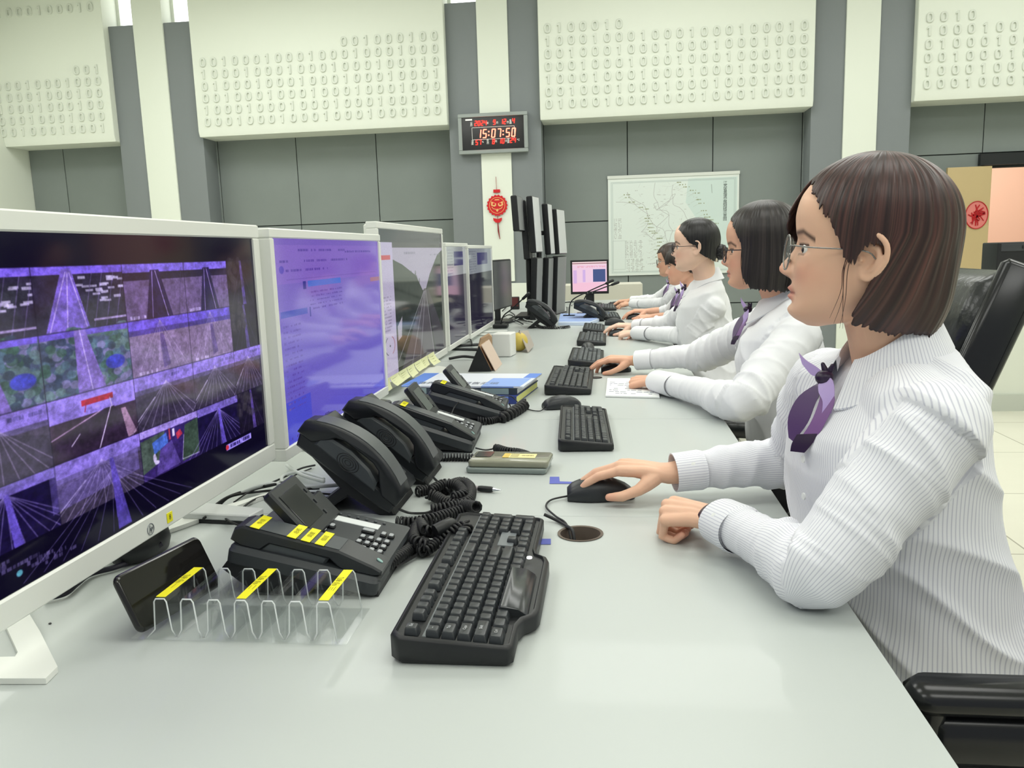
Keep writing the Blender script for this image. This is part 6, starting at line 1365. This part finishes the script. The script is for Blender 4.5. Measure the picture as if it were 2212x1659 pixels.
def shell_hair(H, s, zend, R=(.104, .086, .118), crown=(-.012, .002, .128), phis=(-180, 180), sweep=None, base=(52, 34, 32), hi=(120, 78, 66), nu=400, nv=56, thick=.008, groove=.0024, bend=None, tipn=.006, seed=0, wide_low=None, part=0.0, droop=1.25):
    ph = np.radians(np.linspace(phis[0], phis[1], nu)); v = np.linspace(0, 1, nv); PH, V = np.meshgrid(ph, v, indexing='ij')
    ze = np.array([zend(math.degrees(p)) for p in ph]); ze = ze+tipn*vnoise(np.c_[ph*34, ph*0+seed, ph*0])+tipn*.6*vnoise(np.c_[ph*90, ph*0+seed, ph*0+4])
    cr = np.array(crown); fx = np.where(np.cos(PH) > 0, R[0], R[2]); rad = 1/np.sqrt((np.cos(PH)/fx)**2+(np.sin(PH)/R[1])**2)
    zc = .018; top = cr[2]
    # arc length split: dome part then falling part
    Ztot = top-ze[:, None]; zz = top-V**droop*Ztot
    tt = np.clip((top-zz)/(top-zc), 0, 1); dome = np.sqrt(np.clip(1-(1-tt)**2.3, 0, 1)); r = rad*dome
    below = np.clip((zc-zz)/.14, 0, 1); low = wide_low if wide_low is not None else -.05
    r = r*(1+low*below**1.3-.10*np.clip((zc-.07-zz)/.06, 0, 1)**2*(1 if zend(180) < -.1 else 0))
    X = np.cos(PH)*r; Y = np.sin(PH)*r; blend = np.clip(dome, 0, 1); X = X+cr[0]*(1-blend*.6)*1.0; Y = Y+cr[1]*(1-blend)
    if sweep: dx, dy = sweep(np.degrees(PH), zz, V); X = X+dx; Y = Y+dy
    gr = vnoise(np.c_[(PH*22).ravel(), (V*2.5).ravel(), np.full(PH.size, seed+.5)]).reshape(PH.shape)*groove+vnoise(np.c_[(PH*70).ravel(), (V*3).ravel(), np.full(PH.size, seed+7.5)]).reshape(PH.shape)*groove*.45
    gr = gr*np.clip(dome*1.3-.2, 0, 1)
    nxy = np.stack([np.cos(PH), np.sin(PH)], -1); X += nxy[..., 0]*gr; Y += nxy[..., 1]*gr
    tk = thick*np.clip(1.15-V**3, .15, 1); out = np.stack([X, Y, zz], -1); inn = np.stack([X-nxy[..., 0]*tk, Y-nxy[..., 1]*tk, zz-tk*np.clip(1-dome, 0, 1)], -1)
    pts = np.concatenate([out.reshape(-1, 3), inn.reshape(-1, 3)])*s; n = nu*nv; Hm = np.array(H); w = pts @ Hm[:3, :3].T+Hm[:3, 3]
    full = abs((phis[1]-phis[0])-360) < 1; F = []
    for i in range(nu-1):
        a = i*nv; b = (i+1)*nv
        for j in range(nv-1): F.append((a+j, b+j, b+j+1, a+j+1)); F.append((n+a+j, n+a+j+1, n+b+j+1, n+b+j))
        F.append((a+nv-1, b+nv-1, n+b+nv-1, n+a+nv-1)); F.append((a, n+a, n+b, b))
    if not full:
        for a in (0, (nu-1)*nv):
            for j in range(nv-1): F.append((a+j, a+j+1, n+a+j+1, n+a+j) if a == 0 else (a+j, n+a+j, n+a+j+1, a+j+1))
    me = bpy.data.meshes.new('hair'); me.from_pydata(w.tolist(), [], F); me.update()
    k = vnoise(np.c_[(PH*60).ravel(), (V*1.6).ravel(), np.full(PH.size, seed+2.)])*.5+.5; k = k*(.45+.55*(vnoise(np.c_[(PH*9).ravel(), (V*1.2).ravel(), np.full(PH.size, 11.+seed)])*.5+.5)); k = np.r_[k, k*.3][:, None]
    k = np.clip(k*1.25-.12, 0, 1); col = np.array(base, float)*(1-k)+np.array(hi, float)*k; paint(me, col)
    me.materials.append(HAIRM); me.polygons.foreach_set('use_smooth', [True]*len(me.polygons)); me.update(); return me
def strands(H, s, curves, r=.0007, base=(60, 36, 32), m=None):
    mb = MB()
    for c in curves:
        P = catmull([H @ (Vector(p)*s) for p in c], 8); n = len(P); mb.tube(P, [r*(1-.7*abs(i/(n-1))**2) for i in range(n)], 5)
    o = obj('hair_strands', mb, HAIRM, None, smooth=180); me = o.data; bpy.data.objects.remove(o)
    co = get_co(me); paint(me, np.tile(np.array(base, float), (len(co), 1))); return me
def ip(d, xs, ys): return float(np.interp(d, xs, ys))
# ---- hair cuts (phi: 0 front, + is the person's left, 180 back)
def hair_bob_brown(H, s):
    def ze(d):
        if d >= 0: return ip(d, [0, 18, 38, 56, 66, 74, 81, 88, 96, 106, 111, 116, 125, 145, 180], [.094, .080, .056, .030, .002, -.020, -.022, -.002, .005, .000, -.040, -.092, -.106, -.114, -.116])
        return ip(-d, [0, 8, 20, 40, 60, 75, 90, 120, 180], [.098, .05, .006, -.008, -.03, -.07, -.10, -.112, -.116])
    def sw(D, Z, V):
        lowm = np.clip((.02-Z)/.14, 0, 1); a = np.clip((np.abs(D)-104)/8, 0, 1)*np.clip((160-np.abs(D))/40, 0, 1)
        dx = .060*a*lowm**1.2-.002*np.clip((np.abs(D)-150)/30, 0, 1); dx = dx+np.where(D < 8, .014*G(D+24, 24)*np.clip((.10-Z)/.06, 0, 1), 0); return dx, 0*D
    a = shell_hair(H, s, ze, R=(.100, .086, .118), sweep=sw, base=(36, 23, 23), hi=(106, 68, 60), seed=3, wide_low=-.04, tipn=.0045, groove=.0022, thick=.012)
    cs = [[(.012, .080, .000), (.020, .083, -.03), (.018, .080, -.07), (.024, .070, -.105)], [(.014, .080, .000), (.022, .084, -.03), (.021, .081, -.06), (.030, .070, -.098)],
          [(.010, .081, .000), (.016, .083, -.03), (.014, .08, -.07), (.016, .072, -.110)], [(.014, .080, .010), (.021, .084, -.025), (.017, .083, -.07), (.012, .074, -.11)]]
    rg = np.random.default_rng(2)
    for k in range(0):
        d = rg.uniform(30, 84); zz_ = ze(d)+.006; r_ = .1; a_ = radians(d); cs.append([(cos(a_)*.096, sin(a_)*.083, zz_+.02), (cos(a_)*.096, sin(a_)*.084+.001, zz_), (cos(a_+.12)*.092, sin(a_+.12)*.083, zz_-.012*rg.random()-.004)])
    for k in range(0):
        d = radians(rg.uniform(100, 250)); r_ = .112 if cos(d) < 0 else .09; R_ = 1/math.sqrt((cos(d)/.116)**2+(sin(d)/.085)**2); cs.append([(cos(d)*R_, sin(d)*R_, -.075), (cos(d)*R_*.975, sin(d)*R_*.975, -.10), (cos(d)*R_*.91+rg.normal(0, .004), sin(d)*R_*.91, -.121-.008*rg.random())])
    for k in range(0):
        d = rg.uniform(0, 6.28); cs.append([(cos(d)*.05, sin(d)*.045, .118), (cos(d+.1)*.075, sin(d+.1)*.062, .104+.004*rg.random()), (cos(d+.15)*.095, sin(d+.15)*.077, .075+.003*rg.random())])
    b = strands(H, s, cs, .0006, (74, 48, 42)); return [('hair', a), ('hair_strands', b)]
def hair_bob_black(H, s):
    def ze(d):
        d = abs(d); return ip(d, [0, 10, 25, 42, 54, 62, 75, 120, 180], [.095, .084, .072, .05, .01, -.08, -.112, -.122, -.122])
    sw = lambda D, Z, V: (.012*np.clip((.0-Z)/.12, 0, 1)*np.clip((110-np.abs(D))/40, 0, 1), 0*D)
    a = shell_hair(H, s, ze, R=(.100, .097, .116), sweep=sw, base=(22, 18, 18), hi=(62, 54, 52), seed=9, wide_low=.02, tipn=.004, nu=300, thick=.010, groove=.0018)
    b = strands(H, s, [[(.045, .076, .04), (.05, .077, 0), (.052, .074, -.05), (.045, .07, -.10)], [(.04, .08, .02), (.045, .079, -.03), (.045, .075, -.085)]], .0012, (30, 22, 20)); return [('hair', a), ('hair_strands', b)]
def hair_bun(H, s):
    def ze(d):
        d = abs(d); return ip(d, [0, 20, 40, 60, 74, 84, 92, 104, 120, 150, 180], [.072, .068, .060, .034, .008, .002, -.002, -.036, -.052, -.072, -.078])
    a = shell_hair(H, s, ze, R=(.096, .083, .105), crown=(-.01, 0, .118), base=(14, 13, 14), hi=(44, 42, 44), seed=5, wide_low=-.16, tipn=.002, nu=240, thick=.010, groove=.0012)
    mb = MB(); c = H @ Vector((-.105*s, 0, -.035*s)); mb.sph(c, (.034*s, .036*s, .036*s), 12)
    for k in range(7):
        aa = 2*pi*k/7; mb.tube([c+Vector((cos(x+aa)*.028, sin(x+aa)*.030, sin(x*2+aa)*.014)) for x in np.linspace(0, 5.2, 22)], .008, 6)
    o = obj('hair_bun', mb, HAIRM, None, smooth=180); me = o.data; bpy.data.objects.remove(o); paint(me, np.tile(np.array((18., 17, 18)), (len(me.vertices), 1)))
    mb = MB(); e = H @ Vector((-.078*s, .028*s, -.062*s)); mb.sph(e, (.010, .010, .012), 7); mb.sph(e+Vector((.012, 0, -.006)), (.008, .009, .01), 7); o = obj('hair_clip', mb, mat('hair_clip_pearl', 'd9cfb8', .25), None); m2 = o.data; bpy.data.objects.remove(o)
    return [('hair', a), ('hair_bun', me), ('hair_clip', m2)]
def hair_short(base=(30, 25, 24), hi=(70, 58, 52), fringe=.03):
    def fn(H, s):
        def ze(d):
            d = abs(d); return ip(d, [0, 25, 45, 62, 78, 90, 104, 130, 180], [fringe, fringe, fringe+.005, .0, -.015, .0, -.035, -.06, -.07])
        return [('hair', shell_hair(H, s, ze, R=(.102, .086, .110), crown=(-.01, 0, .122), base=base, hi=hi, seed=6, wide_low=-.10, tipn=.005, nu=200, thick=.010, groove=.002))]
    return fn
# ---- poses
FIST = [(70, 88, 52), (72, 90, 54), (74, 92, 54), (76, 94, 54)]
REST = [(28, 34, 22), (30, 36, 24), (34, 38, 26), (38, 40, 28)]
MOUSE = [(24, 16, 14), (26, 18, 14), (34, 26, 18), (40, 30, 20)]
TH_M = [(.62, .62, -.42), (.85, .25, -.42), (.95, -.05, -.25)]; TH_F = [(.55, .55, -.5), (.75, .0, -.6), (.6, -.5, -.5)]; TH_R = [(.7, .6, -.3), (.9, .15, -.3), (.95, 0, -.2)]
SILVER = mat('thin_metal_frame', '8c8a86', .25, metal=.9); DARKF = mat('dark_frame', '2a2630', .25, metal=.3)
P1, H1 = person('nearest woman, brown bob and round wire glasses, in a striped white shirt', Vector((.349, 1.2, 1.203)), radians(14), radians(-5.5), (.395, 1.21), radians(-12),
    ((.405, 1.055, .975), (.258, 1.015, .804), (.160, 1.225, .797)), ((.345, 1.375, .975), (.335, 1.50, .82), (.100, 1.462, .803)),
    ((-.86, .5, .02), (.15, -.35, .9), FIST, TH_F), ((-.97, .12, .12), (.06, -.12, 1), MOUSE, TH_M),
    (230, 186, 158), hair_bob_brown, shirt='striped', voxel=.0022, glasses=(SILVER, .02, .0011))
P2, H2 = person('woman with a black bob and dark-rimmed glasses beyond the nearest woman, booklet under her hand', Vector((.43, 2.44, 1.202)), radians(8), radians(1), (.50, 2.46), radians(14),
    ((.50, 2.27, .955), (.335, 2.13, .81), (.145, 2.63, .785)), ((.49, 2.65, .955), (.33, 2.92, .83), (.085, 3.01, .800)),
    ((-.8, .55, -.1), (.1, -.4, .9), FIST, TH_F), ((-.98, .18, .08), (.06, -.15, 1), MOUSE, TH_M),
    (224, 174, 146), hair_bob_black, voxel=.003, glasses=(DARKF, .02, .0016), chub=1.1, wide=1.12, s=1.03)
P3, H3 = person('woman with black hair in a low bun and glasses, third along the desk', Vector((.378, 3.72, 1.215)), radians(10), radians(0), (.43, 3.78), radians(16),
    ((.445, 3.655, .935), (.37, 3.70, .815), (.13, 4.16, .785)), ((.42, 3.94, .945), (.31, 4.22, .83), (.125, 4.36, .800)),
    ((-.9, .4, -.1), (.1, -.3, .9), FIST, TH_F), ((-.98, .15, .08), (.06, -.15, 1), MOUSE, TH_M),
    (238, 200, 178), hair_bun, voxel=.0035, glasses=(DARKF, .02, .0014), wide=.95)
P4, H4 = person('woman with a short black fringe mostly hidden behind the woman with the bun', Vector((.425, 4.92, 1.105)), radians(8), radians(6), (.50, 4.96), radians(10),
    ((.49, 4.80, .90), (.40, 4.90, .80), (.27, 5.12, .785)), ((.47, 5.12, .90), (.40, 5.34, .80), (.245, 5.38, .80)),
    ((-.97, .2, -.05), (.1, -.25, .95), REST, TH_R), ((-.97, .05, .05), (.06, -.12, 1), MOUSE, TH_M),
    (230, 178, 152), hair_short(fringe=.012), voxel=.004, detail=False, zoff=-.08, bare=True)
P5, H5 = person('woman with short swept-back dark hair and thin glasses, farthest along the desk', Vector((.435, 5.95, 1.118)), radians(8), radians(4), (.52, 5.98), radians(10),
    ((.50, 5.80, .91), (.40, 5.92, .81), (.17, 6.30, .79)), ((.48, 6.15, .91), (.38, 6.42, .81), (.16, 6.52, .80)),
    ((-.97, .2, -.08), (.1, -.25, .95), REST, TH_R), ((-.97, .1, -.05), (.06, -.12, 1), REST, TH_R),
    (222, 174, 146), hair_short(base=(38, 30, 27), hi=(96, 78, 66), fringe=.055), voxel=.004, detail=False, glasses=(SILVER, .02, .0014), zoff=-.07)
# dark watch strap / bracelets
def band(parent, name, arm, u, r, m, w=.006):
    E, Wr = Vector(arm[1]), Vector(arm[2]); d = (Wr-E).normalized(); c = E.lerp(Wr, u); up = Vector((0, 0, 1)); up = (up-d*up.dot(d)).normalized(); w_ = d.cross(up)
    mb = MB(); n = 28
    mb.loft([[c+d*dd+w_*(cos(2*pi*j/n)*rr*1.15)+up*(sin(2*pi*j/n)*rr*.9) for j in range(n)] for dd, rr in ((-w, r), (w, r), (w, r+.002), (-w, r+.002), (-w, r))], caps=(0, 0)); return obj(name, mb, m, parent, smooth=60, world=True)
band(P1, 'watch_strap', ((0, 0, 0), (.258, 1.015, .804), (.160, 1.225, .797)), 1.0, .0255, mat('brown_strap', '3a2326', .4), .008)
band(P2, 'watch_strap', ((0, 0, 0), (.335, 2.13, .81), (.145, 2.63, .785)), .985, .0265, mat('rose_strap', 'b0878a', .4), .010)
band(P2, 'bracelet', ((0, 0, 0), (.33, 2.92, .83), (.085, 3.01, .800)), .97, .0265, mat('gold_thread', 'c79a5a', .3, metal=.6), .0015)
# ================================================================== chairs
LTH = mat('black_leather', '1a1d1f', .28, spec=.6, bump=(35, .35, .006)); CHP = mat('chair_black', '15171a', .22)
def chair(label, loc, rz, back='low', arm=True, zs=.44, lean=14, group='operators\' chairs'):
    """faces local -x"""
    t = thing('office_chair', label, 'chair', (loc[0], loc[1], 0), rz, group)
    obj('seat', MB().rbox((0, 0, zs-.04), (.48, .50, .08), .08, .025), LTH, t, smooth=60)
    if back == 'low': obj('backrest', MB().rbox((.235, 0, zs+.21), (.05, .44, .30), .02, .02), LTH, t, smooth=60)
    else:
        bk = MB(); R_ = Matrix.Rotation(radians(lean), 3, 'Y')
        for zc, h in ((.12, .24), (.355, .24), (.60, .26)): bk.rbox(Vector((.25, 0, zs+.02))+R_ @ Vector((0, 0, zc)), (.11, .50, h), .05, .045, R=R_, seg=5)
        obj('backrest', bk, LTH, t, smooth=70)
        sh = MB(); sh.rbox(Vector((.25, 0, zs+.02))+R_ @ Vector((.055, 0, .36)), (.035, .545, .78), .017, .012, R=R_); obj('back_shell', sh, CHP, t, smooth=60)
        for sd in (-1, 1): o = obj('side_bolster', MB().rbox(Vector((.25, .255*sd, zs+.02))+R_ @ Vector((.02, 0, .38)), (.11, .035, .76), .017, .014, R=R_), CHP, t, smooth=60)
    if arm:
        for sd in (-1, 1):
            a = MB(); y = .30*sd; a.rbox((-.02, y, zs+.272), (.33, .055, .034), .025, .012); ar = obj('armrest', a, CHP, t, smooth=60)
            b = MB(); b.tube(catmull([(-.155, y, zs+.26), (-.155, y, zs+.18), (-.09, y, zs+.09), (-.02, y, zs-.03), (-.02, y*.7, zs-.06)], 6), .016, 10); b.rbox((-.01, y, zs+.222), (.30, .036, .062), .016, .012); b.tube(catmull([(.13, y, zs+.26), (.13, y, zs+.19), (.06, y, zs+.06), (-.02, y*.7, zs-.06)], 5), .014, 10); obj('arm_support', b, CHP, ar, smooth=60)
    obj('gas_column', MB().tube([(0, 0, .10), (0, 0, zs-.06)], .028, 14), CHP, t)
    for k in range(5):
        a = 2*pi*k/5+.3; b = MB(); b.cap_tube([(0, 0, .11), (cos(a)*.28, sin(a)*.28, .07)], [.026, .016], 10); lg_ = obj('base_arm', b, CHP, t, smooth=60)
        obj('caster', MB().lathe([(.001, -.018), (.026, -.018), (.028, 0), (.026, .018), (.001, .018)], 16, (cos(a)*.28, sin(a)*.28, .0285), R=Matrix.Rotation(pi/2, 3, 'X')), CHP, lg_)
    return t
chair('black office chair under the nearest woman, glossy armrest by the desk corner', (.50, 1.17), 0, zs=.448, group=None)
chair('tall reclined black leather chair with puffy backrest, behind the nearest woman\'s head', (.455, 2.37), radians(0), back='high', arm=False, zs=.42, group=None, lean=21)
chair('black office chair under the woman with the bun', (.56, 3.78), radians(-14), zs=.46, group=None, arm=False)
chair('black office chair under the woman with the short black fringe', (.58, 4.96), radians(-8), group=None, arm=False)
chair('black office chair under the woman with short swept-back hair', (.60, 5.98), radians(-8), group=None, arm=False)
